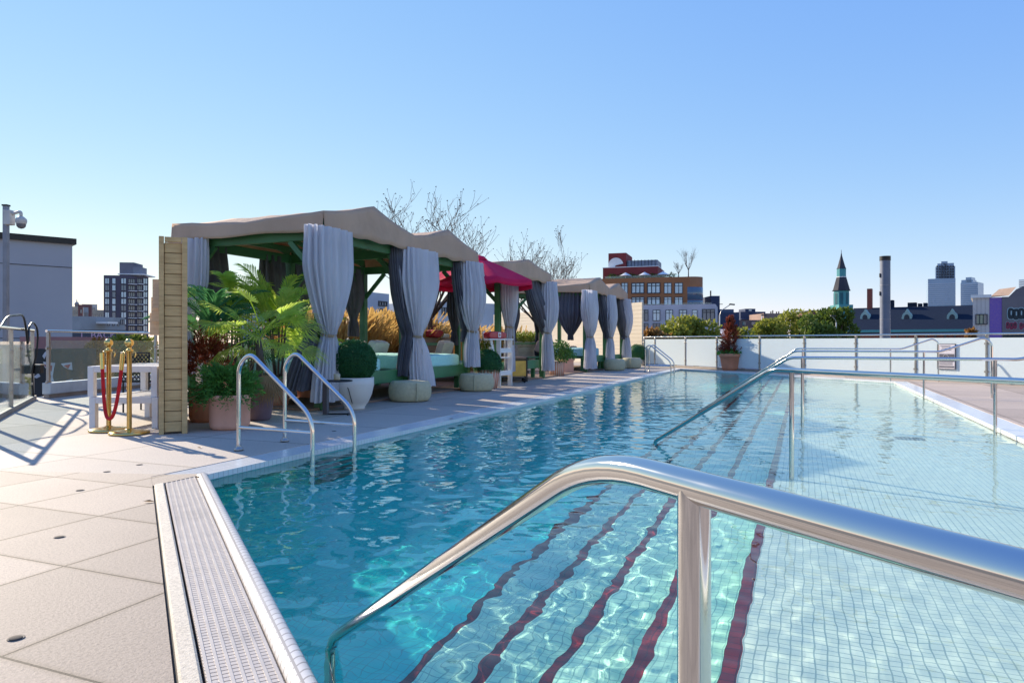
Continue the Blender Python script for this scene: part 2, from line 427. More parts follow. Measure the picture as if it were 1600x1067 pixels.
# water surface: a real wavy mesh
def water():
    def waves(x, y, n=60, seed=3):
        r = np.random.default_rng(seed); z = np.zeros_like(x)
        gx = np.zeros_like(x)
        warp = .25*np.sin(.9*x+.4*y+1)+.2*np.sin(.5*y-.7*x)
        for i in range(n):
            lam = .075 * (.9 / .075) ** (r.random() ** 1.1); th = r.normal(2.1, .95); k = 2*PI/lam
            amp = .00044 * lam ** .62 / .47
            z += amp * np.sin(k*(np.cos(th)*(x+.25*warp) + np.sin(th)*(y+.2*warp)) + r.random()*6.28)
        env = .62 + .38*np.sin(.43*x+1.3*np.sin(.31*y))*np.sin(.57*y+1.1*np.sin(.37*x)+.6)
        return z * env
    # rows run along t, columns along s; s between near and far edge at each t
    na, nb = 1500, 330
    T_ = np.linspace(0, TR, nb)
    q = np.linspace(0, 1, na)
    q = q ** 1.35
    s0 = T_ * NS; s1 = 22.2 - T_ * 1.02
    Sg = s0[None, :] + (s1 - s0)[None, :] * q[:, None]; Tg = np.broadcast_to(T_[None, :], Sg.shape)
    Z = WZ + waves(Sg, Tg)
    # damp over the still, shallow ledge
    Z = WZ + (Z - WZ) * (1 - .35 * np.clip((Tg - 3.9) / 1.2, 0, 1))
    co = np.stack([Sg, -Tg, Z], -1).reshape(-1, 3)
    idx = np.arange(na * nb).reshape(na, nb)
    fa = np.stack([idx[:-1, :-1], idx[:-1, 1:], idx[1:, 1:], idx[1:, :-1]], -1).reshape(-1, 4)
    me = bpy.data.meshes.new('pool_water')
    me.vertices.add(len(co)); me.vertices.foreach_set('co', co.ravel())
    me.loops.add(fa.size); me.loops.foreach_set('vertex_index', fa.ravel())
    me.polygons.add(len(fa)); me.polygons.foreach_set('loop_start', np.arange(0, fa.size, 4)); 
    me.polygons.foreach_set('use_smooth', np.ones(len(fa), bool))
    me.materials.append(M['water']); me.update(calc_edges=True); me.validate()
    if me.polygons[0].normal.z < 0: me.flip_normals()
    o = bpy.data.objects.new('pool_water', me); COL.objects.link(o); o.location = S(0,0); o.rotation_euler[2] = ROT
    o.cycles.is_caustics_caster = True
    return struct(o)
water()

# ------------------------------------------------------------------ handrails standing in the pool
def handrail(label, path, posts, r=.019, bend=.075):
    root = thing('handrail', label, 'handrail', Vector((path[0][0], path[0][1], 0)), 0, 'steel handrails over the pool steps')
    MB().tube(bezpath(path, bend, 8), r, 24).build('rail', M['steel'], root, world=True)
    for p, zb in posts:
        MB().tube([(p[0], p[1], zb), p], r * .97, 24).build('post', M['steel'], root, world=True)
    return root
# ------------------------------------------------------------------ more materials
def leafm(name, c1, c2, transl=.35, vs=9):
    return mat(name, c1, .55, vs=vs, col2=c2, transl=transl, spec=.3)
M['canvas'] = mat('taupe_canvas', (.64, .44, .30), .85, col2=(.52, .355, .245), vs=1.3, bump=.25, bs=260, transl=.12, dirt=.45, wrinkle=.35)
M['cloth'] = mat('pale_linen', (.77, .77, .81), .9, col2=(.62, .62, .68), vs=2.0, bump=.3, bs=300, stretch=(1, 1, .35), transl=.3)
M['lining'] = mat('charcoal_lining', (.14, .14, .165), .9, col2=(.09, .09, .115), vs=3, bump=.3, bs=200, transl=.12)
M['green'] = mat('green_paint', (.055, .19, .07), .5, col2=(.04, .14, .055), vs=3, bump=.15, bs=60, dirt=.4)
M['greenbed'] = mat('green_bed_paint', (.06, .24, .10), .45, col2=(.05, .18, .08), vs=3, dirt=.3)
M['mint'] = mat('mint_towelling', (.50, .88, .82), .95, col2=(.40, .78, .74), vs=22, bump=.8, bs=90)
M['rope'] = mat('jute_rope', (.42, .32, .20), .9, bump=.6, bs=200)
M['timber'] = mat('weathered_pine', (.66, .45, .21), .75, col2=(.46, .30, .13), vs=5, stretch=(1, 1, 7), bump=.35, bs=40, dirt=.45)
M['timber_pale'] = mat('pale_pine', (.66, .52, .36), .75, col2=(.52, .38, .25), vs=5, stretch=(1, 1, 6), bump=.3, bs=30)
M['boards'] = mat('brown_boards', (.34, .22, .15), .75, col2=(.22, .14, .10), vs=4, stretch=(1, 1, 8), bump=.4, bs=30, dirt=.4)
M['whiteboards'] = mat('whitewashed_boards', (.60, .53, .46), .75, col2=(.48, .41, .35), vs=4, stretch=(1, 1, 8), bump=.3, bs=30, dirt=.3)
M['terracotta'] = mat('terracotta', (.72, .30, .17), .8, col2=(.62, .25, .14), vs=4, bump=.3, bs=80, dirt=.3)
M['terrapink'] = mat('pink_terracotta', (.80, .42, .29), .8, col2=(.70, .35, .24), vs=4, bump=.2, bs=80)
M['plum'] = mat('plum_plastic', (.22, .15, .19), .55, vs=3)
M['potwhite'] = mat('off_white_stone', (.74, .70, .64), .65, vs=3, bump=.2, bs=90, var=.06)
M['white'] = mat('white_paint', (.80, .79, .77), .45, vs=3, var=.05, dirt=.25)
M['brass'] = mat('polished_brass', (.83, .58, .20), .16, 1.0, .08, 6)
M['red_velvet'] = mat('red_velvet', (.60, .012, .02), .85, vs=20, var=.15)
M['umbrella'] = mat('crimson_canvas', (.90, .03, .16), .7, vs=3, var=.06, transl=.5)
M['black'] = mat('black_metal', (.02, .02, .022), .4, .3, vs=4)
M['pouf'] = mat('sage_knit', (.60, .55, .36), .95, col2=(.49, .45, .30), vs=20, bump=1.0, bs=120)
M['soil'] = mat('potting_soil', (.05, .035, .025), .95, vs=20, bump=.8, bs=60)
M['bark'] = mat('grey_bark', (.13, .10, .085), .9, col2=(.08, .06, .05), vs=12, stretch=(1, 1, .3), bump=.6, bs=50)
M['box'] = leafm('boxwood_leaves', (.05, .19, .07), (.025, .11, .04), .25, 30)
M['juniper'] = leafm('juniper_leaves', (.12, .32, .05), (.05, .18, .045), .25, 9)
M['palm'] = leafm('palm_leaves', (.70, .80, .14), (.36, .58, .09), .62, 5)
M['palm_d'] = leafm('dark_palm_leaves', (.10, .28, .08), (.05, .18, .07), .5, 5)
M['palm_dry'] = leafm('dry_palm_leaves', (.36, .24, .12), (.22, .14, .07), .3, 5)
M['rust'] = leafm('rust_needles', (.32, .075, .035), (.20, .045, .025), .3, 12)
M['lime'] = leafm('lime_leaves', (.26, .30, .04), (.14, .20, .03), .4, 12)
M['gold'] = leafm('golden_grass', (.62, .40, .13), (.48, .29, .09), .5, 3)
M['tree'] = leafm('tree_leaves', (.15, .21, .03), (.07, .12, .025), .35, 1.2)
M['tree_y'] = leafm('autumn_leaves', (.34, .33, .045), (.18, .22, .035), .4, 1.2)
M['tree_o'] = leafm('orange_leaves', (.36, .18, .05), (.25, .13, .04), .35, 1.2)

# ------------------------------------------------------------------ handrails
handrail('nearest curved steel handrail, its post standing before the red lines in the water',
         [(-.64, 2.476, -1.0), (-.64, 2.476, -.05), (.114, .964, .838), (.82, -.45, .838)], [((.203, .785, .838), -.3)], bend=.12)
_d = Vector((math.sin(R(-24.5)), math.cos(R(-24.5)), 0))
_b = Vector((2.1, 5.66, .776)); _t = Vector((1.49, 7.38, -.05)); _p = G(1237, 742, WZ); _e = _b - _d * 4.6
handrail('second steel handrail, running from the deep water to the right edge of the photo',
         [(_t.x-.02, _t.y+.05, -.7), _t, _b, _e, _e - _d*.02 + Vector((0, 0, -.05))], [(Vector((_p.x, _p.y, .776)), -.3)])
def cross_rail(s, z, px_post, lab, tp=6.2, te=7.25, near=True):
    b0 = S(s, 4.0, z); tp0 = b0 + _d * 1.75; tp0.z = -.05; path = [tp0 + (tp0 - b0) * .35, tp0, b0, S(s, tp + .25, z), S(s, te - .12, z + .26), S(s, te, z + .16), S(s, te, 0.0)]
    return handrail(lab, path, [(S(s, 4.15, z), -.3), (S(s, tp, z), -.3)])
cross_rail(5.56, .795, 1551, 'third steel handrail, bending up where it leaves the frame at the right')
cross_rail(10.75, .81, 1446, 'steel handrail across the shallow ledge with its raised end before the white building')
cross_rail(16.1, .81, 1397, 'farthest steel handrail, its raised end left of the framed notice')

# pool ladders: near one and far one are built alike
def ladder(label, s0, t0, rot=0.0):
    root = thing('pool_ladder', label, 'ladder', S(s0, t0), ROT + rot, 'steel pool ladders on the cabana side')
    for i, x in enumerate((0, .62)):
        p = [(x, .83, .0), (x, .83, .78), (x, .70, .90), (x, .0, .34), (x, .0, -1.0)]
        g_ = MB().tube(bezpath(p, .15, 8), .0195, 16).build('rail', M['steel'], root)
        MB().tube([(x, .83, .215), (x, .0, .205)], .016, 12).build('crossbar', M['steel'], root)
        MB().lathe([(.0, .002), (.042, .002), (.042, .02), (.022, .03), (.022, .05)], (x, .83, 0), 20).build('floor_flange', M['steel_old'], root)
    for k in range(4):
        MB().box((.31, .0, -.15 - .25 * k), (.60, .09, .03)).build('tread', M['steel_old'], root)
    return root
ladder('near steel pool ladder in front of the terracotta pots and palms', .96, .21)
ladder('far steel pool ladder at the end of the pool beside the glass fence', 18.9, .21)

# ------------------------------------------------------------------ floor under the cabanas
o = MB()
for k in range(24):
    y0 = .02 + k * .145
    o.box((9.6, y0 + .07, .018), (19.2, .138, .03))
o = o.build('timber_floor', M['boards'], loc=S(4.2, -2.35), rotz=ROT); struct(o)

# ------------------------------------------------------------------ curtains
def curtain(root, cx, cy, ang, wt, zt, zb, ztie, wtie=.13, wb=.3, dt=.14, tie=(0, 0), bot=(0, 0), lin=(0, 0), ph=0.0, mats=None, tieback=True, nple=16, bulge=.0, label=None, belly=.5):
    """a gathered drape: closed pleated tube hanging from (cx, cy), width direction ang in local coordinates"""
    nz, nt_ = 46, 132; vs = []; fs = []; mi = []
    ca, sa = math.cos(ang), math.sin(ang)
    for i in range(nz + 1):
        z = zt + (zb - zt) * i / nz
        if z > ztie:
            q = (zt - z) / (zt - ztie); e = max(0, (q - belly) / (1 - belly))
            w = wt + (wtie - wt) * (e ** 1.35); d = dt + (wtie * .8 - dt) * e ** 2 + bulge * math.sin(PI * q) ** 2
            w += .05 * math.sin(PI * q); ox, oy = tie[0] * q ** 1.5, tie[1] * q ** 1.5
        else:
            q = (ztie - z) / (ztie - zb); e = 1 - (1 - q) ** 2.0
            w = wtie + (wb - wtie) * e; d = wtie * .8 + (wb * .55 - wtie * .8) * e
            ox, oy = tie[0] + (bot[0] - tie[0]) * q, tie[1] + (bot[1] - tie[1]) * q
        near = math.exp(-((z - ztie) / .16) ** 2)
        for k in range(nt_):
            th = 2 * PI * k / nt_
            pl = math.sin(nple * th + ph + 1.1 * math.sin(3 * th + ph) + .5 * math.sin(1.7 * z + ph)) * (.030 + .016 * math.sin(2.3*th + ph)) * (1 - .6 * near)
            pl = math.copysign(abs(pl / .046) ** .75, pl) * .046
            pl += .011 * math.sin(2.3 * nple * th + 1.2 * math.sin(2.1 * z + ph) + ph * 3) + .006 * math.sin(4.1 * nple * th + 3 * z)
            pl += .014 * math.sin(5 * th + 7 * z * (1 if z > ztie else .4) + ph) * near
            a = (w / 2 + pl) * math.cos(th); b_ = (d / 2 + pl * 1.5) * math.sin(th)
            vs.append((cx + ox + a * ca - b_ * sa, cy + oy + a * sa + b_ * ca, z + .012 * math.sin(5 * th + ph) * (i == nz)))
    mb = MB()
    for i in range(nz):
        for k in range(nt_):
            k2 = (k + 1) % nt_; th = math.degrees(2 * PI * (k + .5) / nt_)
            inl = lin[0] < (th - lin[2] if len(lin) > 2 else th) % 360 < lin[1]
            mb.f.append((i*nt_+k, i*nt_+k2, (i+1)*nt_+k2, (i+1)*nt_+k)); mb.m.append(1 if inl else 0); mb.sm.append(True)
    mb.v = vs
    o = mb.build('curtain', mats or [M['cloth'], M['lining']], root)
    if label: o['label'] = label
    if tieback:
        tb = MB(); pts = []
        for k in range(25):
            th = 2 * PI * k / 24; a = (wtie / 2 + .022) * math.cos(th); b_ = (wtie * .4 + .03) * math.sin(th)
            pts.append((cx + tie[0] + a * ca - b_ * sa, cy + tie[1] + a * sa + b_ * ca, ztie + .012 * math.sin(th)))
        tb.tube(pts, .013, 6, caps=False); tb.tube([(p[0], p[1], p[2] - .02) for p in pts], .012, 6, caps=False)
        p = Vector(pts[18]); tb.tube([p, p + Vector((0, 0, -.2)), p + Vector((.0, 0, -.24)), p + Vector((0, 0, -.42))], [.008, .008, .022, .030], 8)
        tb.build('tieback', M['rope'], o)
    return o

# ------------------------------------------------------------------ cabanas: x along the pool, y away from it
DEP = 2.75
def cabana(label, s0, bays, zb=2.60, ze=2.88, zp=3.17, seed=1):
    r = random.Random(seed)
    root = thing('cabana', label, 'cabana', S(s0, -2.32), ROT, 'curtained cabanas beside the pool')
    xs = [0]
    for b_ in bays: xs.append(xs[-1] + b_)
    for x in xs:
        for y in (0, DEP):
            xx = x + (.07 if x == 0 else (-.07 if x == xs[-1] else 0))
            MB().box((xx, y + (.09 if y == 0 else -.09), zb / 2 + .03), (.13, .13, zb + .06)).build('post', M['green'], root, bevel=.006)
    fr = MB()
    for y in (.09, DEP - .09):
        fr.box(((xs[-1]) / 2, y, zb - .02), (xs[-1] - .02, .07, .16)); fr.box((xs[-1] / 2, y, zb + .17), (xs[-1] - .1, .05, .10))
    for x in xs:
        xx = x + (.07 if x == 0 else (-.07 if x == xs[-1] else 0))
        fr.box((xx, DEP / 2, zb - .02), (.07, DEP - .26, .16))
    fr.build('beam', M['green'], root, bevel=.004)
    for i in range(len(bays)):
        xm = (xs[i] + xs[i+1]) / 2
        rf = MB()
        rf.box2((xm, .1, zp - .20), (xm, DEP - .1, zp - .20), .05, .09)
        for k in range(5):
            y = .1 + (DEP - .2) * k / 4
            rf.box2((xs[i] + .05, y, ze - .20), (xm, y, zp - .21), .05, .07); rf.box2((xs[i+1] - .05, y, ze - .20), (xm, y, zp - .21), .05, .07)
        rf.build('rafter', M['green'], root)
    for x in xs:                                    # knee braces
        for y, sy in ((.09, 1), (DEP - .09, -1)):
            for sx in (-1, 1):
                if (x == 0 and sx < 0) or (x == xs[-1] and sx > 0): continue
                MB().box2((x + sx * .05, y, zb - .62), (x + sx * .55, y, zb - .1), .05, .08).build('brace', M['green'], root)
            xx = x + (.07 if x == 0 else (-.07 if x == xs[-1] else 0))
            MB().box2((xx, y + sy * .05, zb - .62), (xx, y + sy * .55, zb - .1), .05, .08).build('brace', M['green'], root)
    for y in (DEP - .09,):
        MB().box((xs[-1] / 2, y, .93), (xs[-1] - .1, .045, .07)).build('guard_rail', M['green'], root)
    # canopy: gabled fabric, one surface with valances
    mb = MB(); ny = 14; nx = 14; o_ = .10
    cols = []
    for i in range(len(bays)):
        x0, x1 = xs[i], xs[i+1]
        if i == 0: x0 -= o_
        if i == len(bays) - 1: x1 += o_
        for k in range(nx * 2 + (1 if i == len(bays) - 1 else 0)):
            q = k / nx; x = x0 + (x1 - x0) * k / (2 * nx)
            g = q if q <= 1 else 2 - q
            z = ze + (zp - ze) * (g - .10 * math.sin(PI * g) * 1.0)
            cols.append((x, z, g))
    def wr(x, y): return .012 * math.sin(7 * x + 3 * y + seed) + .008 * math.sin(17 * x - 9 * y) + .006 * math.sin(31 * x + 23 * y)
    V = []; n2 = len(cols)
    for j in range(ny + 1):
        y = -o_ + (DEP + 2 * o_) * j / ny; sag = math.sin(PI * j / ny)
        for (x, z, g) in cols:
            V.append((x, y, z - .10 * sag * (1 - g * .6) * (.5 + .5 * math.sin(PI * min(g * 1.3, 1)) if g > 0 else .55) + wr(x, y) * sag))
    Fc = [(j*n2+i, j*n2+i+1, (j+1)*n2+i+1, (j+1)*n2+i) for j in range(ny) for i in range(n2 - 1)]
    mb.add(V, Fc, 0, True)
    def val(pts_top, out):                          # a valance strip hanging down from a row of points
        vv = []; m_ = 5
        for k in range(m_ + 1):
            for i, p in enumerate(pts_top):
                q = k / m_
                zz = p[2] + (zb - .015 * math.sin(i * .9) - p[2]) * q
                w_ = .012 * math.sin(i * .8 + seed) * q
                vv.append((p[0] + out[0] * (w_ + .015 * q), p[1] + out[1] * (w_ + .015 * q), zz))
        n = len(pts_top)
        mb.add(vv, [(k*n+i, k*n+i+1, (k+1)*n+i+1, (k+1)*n+i) for k in range(m_) for i in range(n - 1)], 0, True)
    val([V[i] for i in range(n2)], (0, -1)); val([V[ny*n2+i] for i in range(n2)], (0, 1))
    val([V[j*n2] for j in range(ny + 1)], (-1, 0)); val([V[j*n2+n2-1] for j in range(ny + 1)], (1, 0))
    c = mb.build('canopy', M['canvas'], root); md = c.modifiers.new('solid', 'SOLIDIFY'); md.thickness = .006; md.offset = 0
    return root, xs
def daybed(label, s0, w, tone='mint', pil=2, seed=0):
    r = random.Random(seed)
    root = thing('daybed', label, 'daybed', S(s0, -2.42), ROT, 'green daybeds inside the cabanas')
    MB().box((w / 2, .03, .40), (w, .05, .22)).build('front_board', M['greenbed'], root, bevel=.006)
    p = MB()
    for k in range(14): p.box((w / 2, .10 + k * .165, .455), (w - .04, .15, .03))
    p.build('platform', M['greenbed'], root)
    for x in (.12, w - .12):
        for y in (.15, 2.1): MB().box((x, y, .22), (.09, .09, .44)).build('leg', M['greenbed'], root)
    return root
def cushion(name, label, cat, p, size, rz, m, group=None, puff=.05, tilt=0, seed=0):
    me = bmesh.new(); bmesh.ops.create_cube(me, size=1)
    bmesh.ops.subdivide_edges(me, edges=me.edges, cuts=9, use_grid_fill=True)
    r = random.Random(seed)
    for v in me.verts:
        x, y, z = v.co * 2
        e = (1 - abs(x) ** 6) * (1 - abs(y) ** 6)
        k = 1 - .06 * (abs(z) > .95) * (1 - e)
        n = .012 * math.sin(9*x + seed) * math.cos(8*y) + .008 * math.sin(19*x*y + seed)
        v.co = Vector((x/2 * size[0] * k, y/2 * size[1] * k, z/2 * size[2] * (1 - puff * 2 + puff * 2 * e) + n))
    for f in me.faces: f.smooth = True
    d = bpy.data.meshes.new(name); me.to_mesh(d); me.free(); d.materials.append(m)
    o = bpy.data.objects.new(name, d); COL.objects.link(o); o.location = p; o.rotation_euler = (tilt, 0, rz)
    b = o.modifiers.new('bevel', 'SUBSURF'); b.levels = 1; b.render_levels = 1
    if label: tag(o, label, cat, group)
    return o
c1, x1 = cabana('nearest cabana with two gables, behind the palms and the white pot', 4.38, [2.48, 2.52], seed=1)
c2, x2 = cabana('single gabled cabana behind the red umbrella and the white lifeguard chair', 10.9, [3.15], zp=3.06, ze=2.84, zb=2.56, seed=5)
c3, x3 = cabana('far cabana with two gables, nearest the glass fence at the end', 18.0, [2.52, 2.6], seed=9)
# curtains of the near cabana
A90 = 0.0
def front(root, x, w_, sh=0, lin=(200, 300), ph=0, zt=2.64, zb=.14, ztie=1.10, wb=.34, dt=.26, tie=(0, 0), bot=(0, 0), bulge=0, wtie=.16, belly=.35):
    return curtain(root, x + sh, -.10, A90, w_ * .92, zt, zb, ztie, wtie=wtie, wb=wb, dt=dt, tie=tie, bot=bot, lin=lin, ph=ph, bulge=bulge, belly=belly)
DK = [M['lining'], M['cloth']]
front(c1, 0, .98, .02, lin=(0, 0), ph=.3, bot=(-.10, -.02), wb=.46, bulge=.04)
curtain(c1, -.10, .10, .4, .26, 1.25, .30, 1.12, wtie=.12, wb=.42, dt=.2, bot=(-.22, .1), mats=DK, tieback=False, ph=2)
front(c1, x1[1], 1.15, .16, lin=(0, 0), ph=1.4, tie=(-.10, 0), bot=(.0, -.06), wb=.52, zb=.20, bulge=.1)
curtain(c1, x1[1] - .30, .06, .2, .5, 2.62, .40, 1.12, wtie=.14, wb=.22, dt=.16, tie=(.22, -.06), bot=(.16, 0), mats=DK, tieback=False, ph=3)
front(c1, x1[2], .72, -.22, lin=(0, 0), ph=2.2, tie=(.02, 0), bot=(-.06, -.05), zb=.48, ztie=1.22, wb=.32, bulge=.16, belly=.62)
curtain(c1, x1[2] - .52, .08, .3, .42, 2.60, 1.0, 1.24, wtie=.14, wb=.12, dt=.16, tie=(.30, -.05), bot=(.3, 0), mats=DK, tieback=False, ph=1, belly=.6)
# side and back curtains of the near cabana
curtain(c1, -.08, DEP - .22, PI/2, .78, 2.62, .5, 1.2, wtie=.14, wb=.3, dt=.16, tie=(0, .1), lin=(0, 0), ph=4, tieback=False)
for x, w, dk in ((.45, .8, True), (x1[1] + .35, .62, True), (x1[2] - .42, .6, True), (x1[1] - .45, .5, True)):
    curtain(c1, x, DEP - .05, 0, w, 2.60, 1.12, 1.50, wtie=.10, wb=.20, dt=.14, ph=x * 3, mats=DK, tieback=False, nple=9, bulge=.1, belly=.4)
# middle cabana
front(c2, .20, .55, .1, lin=(0, 0), ph=.9, ztie=1.35, zb=.3, wb=.24, zt=2.6, belly=.5)
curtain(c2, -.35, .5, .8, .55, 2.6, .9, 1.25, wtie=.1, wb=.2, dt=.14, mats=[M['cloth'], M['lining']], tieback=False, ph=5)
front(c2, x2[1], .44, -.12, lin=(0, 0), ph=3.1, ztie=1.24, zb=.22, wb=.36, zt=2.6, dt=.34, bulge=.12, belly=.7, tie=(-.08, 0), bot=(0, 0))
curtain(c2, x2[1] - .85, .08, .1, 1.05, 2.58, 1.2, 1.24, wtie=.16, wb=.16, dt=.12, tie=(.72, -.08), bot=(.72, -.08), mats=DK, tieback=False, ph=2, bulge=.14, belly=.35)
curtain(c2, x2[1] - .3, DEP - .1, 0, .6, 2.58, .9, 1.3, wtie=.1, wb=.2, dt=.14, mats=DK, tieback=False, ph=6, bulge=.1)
# far cabana
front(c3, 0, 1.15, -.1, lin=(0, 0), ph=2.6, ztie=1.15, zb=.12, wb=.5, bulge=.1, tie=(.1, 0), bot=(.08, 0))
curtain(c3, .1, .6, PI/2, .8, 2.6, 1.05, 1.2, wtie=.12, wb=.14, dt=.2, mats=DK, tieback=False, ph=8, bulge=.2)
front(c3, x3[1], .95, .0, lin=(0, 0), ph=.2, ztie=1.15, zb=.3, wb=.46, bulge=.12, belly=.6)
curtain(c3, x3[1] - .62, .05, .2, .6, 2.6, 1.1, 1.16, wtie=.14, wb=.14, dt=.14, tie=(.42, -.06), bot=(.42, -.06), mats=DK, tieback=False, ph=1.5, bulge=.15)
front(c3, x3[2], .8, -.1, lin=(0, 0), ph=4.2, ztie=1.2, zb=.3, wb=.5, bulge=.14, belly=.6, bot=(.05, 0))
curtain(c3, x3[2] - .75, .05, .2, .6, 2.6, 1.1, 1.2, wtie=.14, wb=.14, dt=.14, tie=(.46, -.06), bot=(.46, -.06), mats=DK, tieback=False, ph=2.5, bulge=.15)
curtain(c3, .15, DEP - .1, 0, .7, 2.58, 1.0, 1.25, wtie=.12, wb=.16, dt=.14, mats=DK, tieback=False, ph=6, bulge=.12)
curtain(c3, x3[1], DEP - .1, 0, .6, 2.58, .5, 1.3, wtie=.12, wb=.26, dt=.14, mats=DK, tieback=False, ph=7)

# daybeds and what lies on them
bd = [('near daybed beside the white boxwood pot', 4.5, 2.3), ('daybed between the two sage poufs', 6.95, 2.36), ('empty daybed behind the gold cool box', 10.8, 3.0),
      ('daybed behind the leafy potted shrub', 18.15, 2.3), ('last daybed before the glass fence', 20.6, 2.4)]
for i, (lab, s0, w) in enumerate(bd): daybed(lab, s0, w)
mz = .47
def lying(name, lab, cat, s, t, size, m, z0=mz, rz=0, grp=None, tilt=0, seed=0):
    return cushion(name, lab, cat, S(s, t, z0 + size[2] / 2), size, ROT + rz, m, grp, tilt=tilt, seed=seed)
g_ = 'mint mattresses on the daybeds'
lying('mattress', 'mint towelling mattress on the near daybed behind the steel ladder', 'mattress', 5.45, -3.3, (1.75, 1.5, .26), M['mint'], grp=g_, seed=1)
lying('mattress', 'mint mattress right of the white boxwood pot', 'mattress', 7.30, -3.2, (.95, 1.35, .30), M['mint'], z0=.475, grp=g_, seed=2)
lying('mattress', 'mint mattress between the rope-tied curtain and the brown planter', 'mattress', 8.6, -3.2, (1.3, 1.35, .28), M['mint'], grp=g_, seed=3)
lying('mattress', 'pale blue mattress behind the leafy potted shrub', 'mattress', 19.2, -3.2, (1.9, 1.4, .32), mat('pale_blue_towelling', (.36, .66, .76), .95, vs=22, bump=.8, bs=90), grp=g_, seed=4)
lying('bolster', 'long beige bolster behind the mint mattress left of the green striped chair', 'cushion', 7.6, -4.35, (1.1, .34, .26), mat('beige_weave', (.42, .35, .26), .9, bump=.5, bs=90), z0=.62, seed=5)
lying('pillow', 'mauve grey pillow standing on the far daybed', 'cushion', 20.5, -3.6, (.45, .16, .36), mat('mauve_cloth', (.38, .32, .32), .9), z0=.48, seed=6, tilt=.1)
for k_, (s_, t_, m_, l_) in enumerate(((7.15, -4.3, (.80, .77, .70), 'cream pillow left of the beige bolster on the middle daybed'), (8.9, -4.35, (.62, .70, .66), 'pale sage pillow below the brown planter, right of the striped chair'),
        (5.2, -4.3, (.78, .74, .66), 'cream pillow behind the mattress on the near daybed'), (11.9, -4.3, (.72, .66, .58), 'beige pillow on the empty daybed behind the cool box'), (19.0, -4.3, (.45, .30, .26), 'dusty red pillow behind the pale blue mattress'))):
    lying('pillow', l_, 'cushion', s_, t_, (.58, .18, .40), mat('pillow_cloth', m_, .9, bump=.4, bs=90), z0=.62, seed=20 + k_, tilt=.35)
lying('towel', 'mint towel hanging over the front of the near daybed', 'towel', 5.0, -2.35, (.35, .03, .42), M['mint'], z0=.22, seed=8)
# a folded deck chair behind the middle mattress
def deckchair():
    root = thing('deck_chair', 'folded deck chair with green and white stripes, leaning behind the mint mattress', 'deck chair', S(9.2, -4.9, .0), ROT + .1)
    f = MB()
    for x in (0, .62): f.box2((x, .0, .45), (x - .45, .15, 1.06), .035, .05); f.box2((x-.7, .35, .3), (x - .1, -.1, 1.0), .035, .05)
    f.build('frame', M['whiteboards'], root)
    m1 = mat('green_stripe', (.03, .20, .07), .8); m2 = mat('white_stripe', (.75, .72, .66), .8); b = MB()
    for k in range(7):
        z0, z1 = .48 + .075 * k, .48 + .075 * (k + 1)
        xa, xb = -.45 * (z0 - .45) / .61, -.45 * (z1 - .45) / .61
        b.add([(xa + .02, .01 + .02*k, z0), (xa + .60, .01 + .02*k, z0), (xb + .60, .03 + .02*k, z1), (xb + .02, .03 + .02*k, z1)], [(0,1,2,3)], k % 2)
    o = b.build('seat_fabric', [m1, m2], root); o.modifiers.new('s', 'SOLIDIFY').thickness = .006
deckchair()

# ------------------------------------------------------------------ poufs, pots, plants
def pouf(label, p, r, h):
    root = thing('pouf', label, 'pouf', p, random.random() * 3, 'sage knitted poufs along the pool edge')
    prof = [(r * .55, .0), (r * .80, .012)]
    for k in range(15):
        a = -PI/2 * .86 + PI * .86 * k / 14 ; prof.append((r * (.80 + .20 * math.cos(a)), h * (.5 + .5 * math.sin(a) / math.sin(PI/2*.86) * .94)))
    prof += [(r * .55, h * .985), (r * .25, h * 1.0), (.001, h * 1.0)]
    MB().lathe(prof, n=64, fn=lambda rr, z, t: rr * (1 + .008 * math.sin(32 * t) + .012 * math.sin(2 * t + r * 9))).build('cover', M['pouf'], root)
    mb = MB(); a0 = 4.2
    mb.tube([(r * 1.0 * math.cos(a0), r * 1.0 * math.sin(a0), h * .92), (r * 1.08 * math.cos(a0), r * 1.08 * math.sin(a0), h * .5), (r * 1.0 * math.cos(a0), r * 1.0 * math.sin(a0), h * .08)], .012, 6)
    mb.build('handle', M['pouf'], root)
pouf('largest sage pouf, under the rope-tied curtain in the middle', G(636, 629) + Vector((0, .34, 0)), .355, .345)
pouf('sage pouf left of the striped pot', G(743, 612.5) + Vector((0, .36, 0)), .355, .36)
pouf('sage pouf under the far cabana, left of the last one', G(963, 579.5) + Vector((0, .4, 0)), .38, .40)
pouf('farthest sage pouf, by the end of the far cabana', G(990, 576) + Vector((0, .4, 0)), .36, .40)
def leaves(mb, c, rad, n, L, w, shell=.6, mi=0, flat=0, rg=None, outward=.7, zmin=-1):
    rg = rg or random
    for _ in range(n):
        while True:
            d = Vector((rg.gauss(0, 1), rg.gauss(0, 1), rg.gauss(0, 1)))
            if d.length > .1: break
        d.normalize()
        if d.z < zmin: continue
        q = shell + (1 - shell) * rg.random() ** .5
        p = Vector((c[0] + d.x * rad[0] * q, c[1] + d.y * rad[1] * q, c[2] + d.z * rad[2] * q))
        e = d * outward + Vector((rg.gauss(0, .5), rg.gauss(0, .5), rg.gauss(0, .5)))
        mb.leaf(p, e, (rg.gauss(0, 1), rg.gauss(0, 1), rg.gauss(0, 1)), L * rg.uniform(.6, 1.3), w * rg.uniform(.7, 1.3), mi)
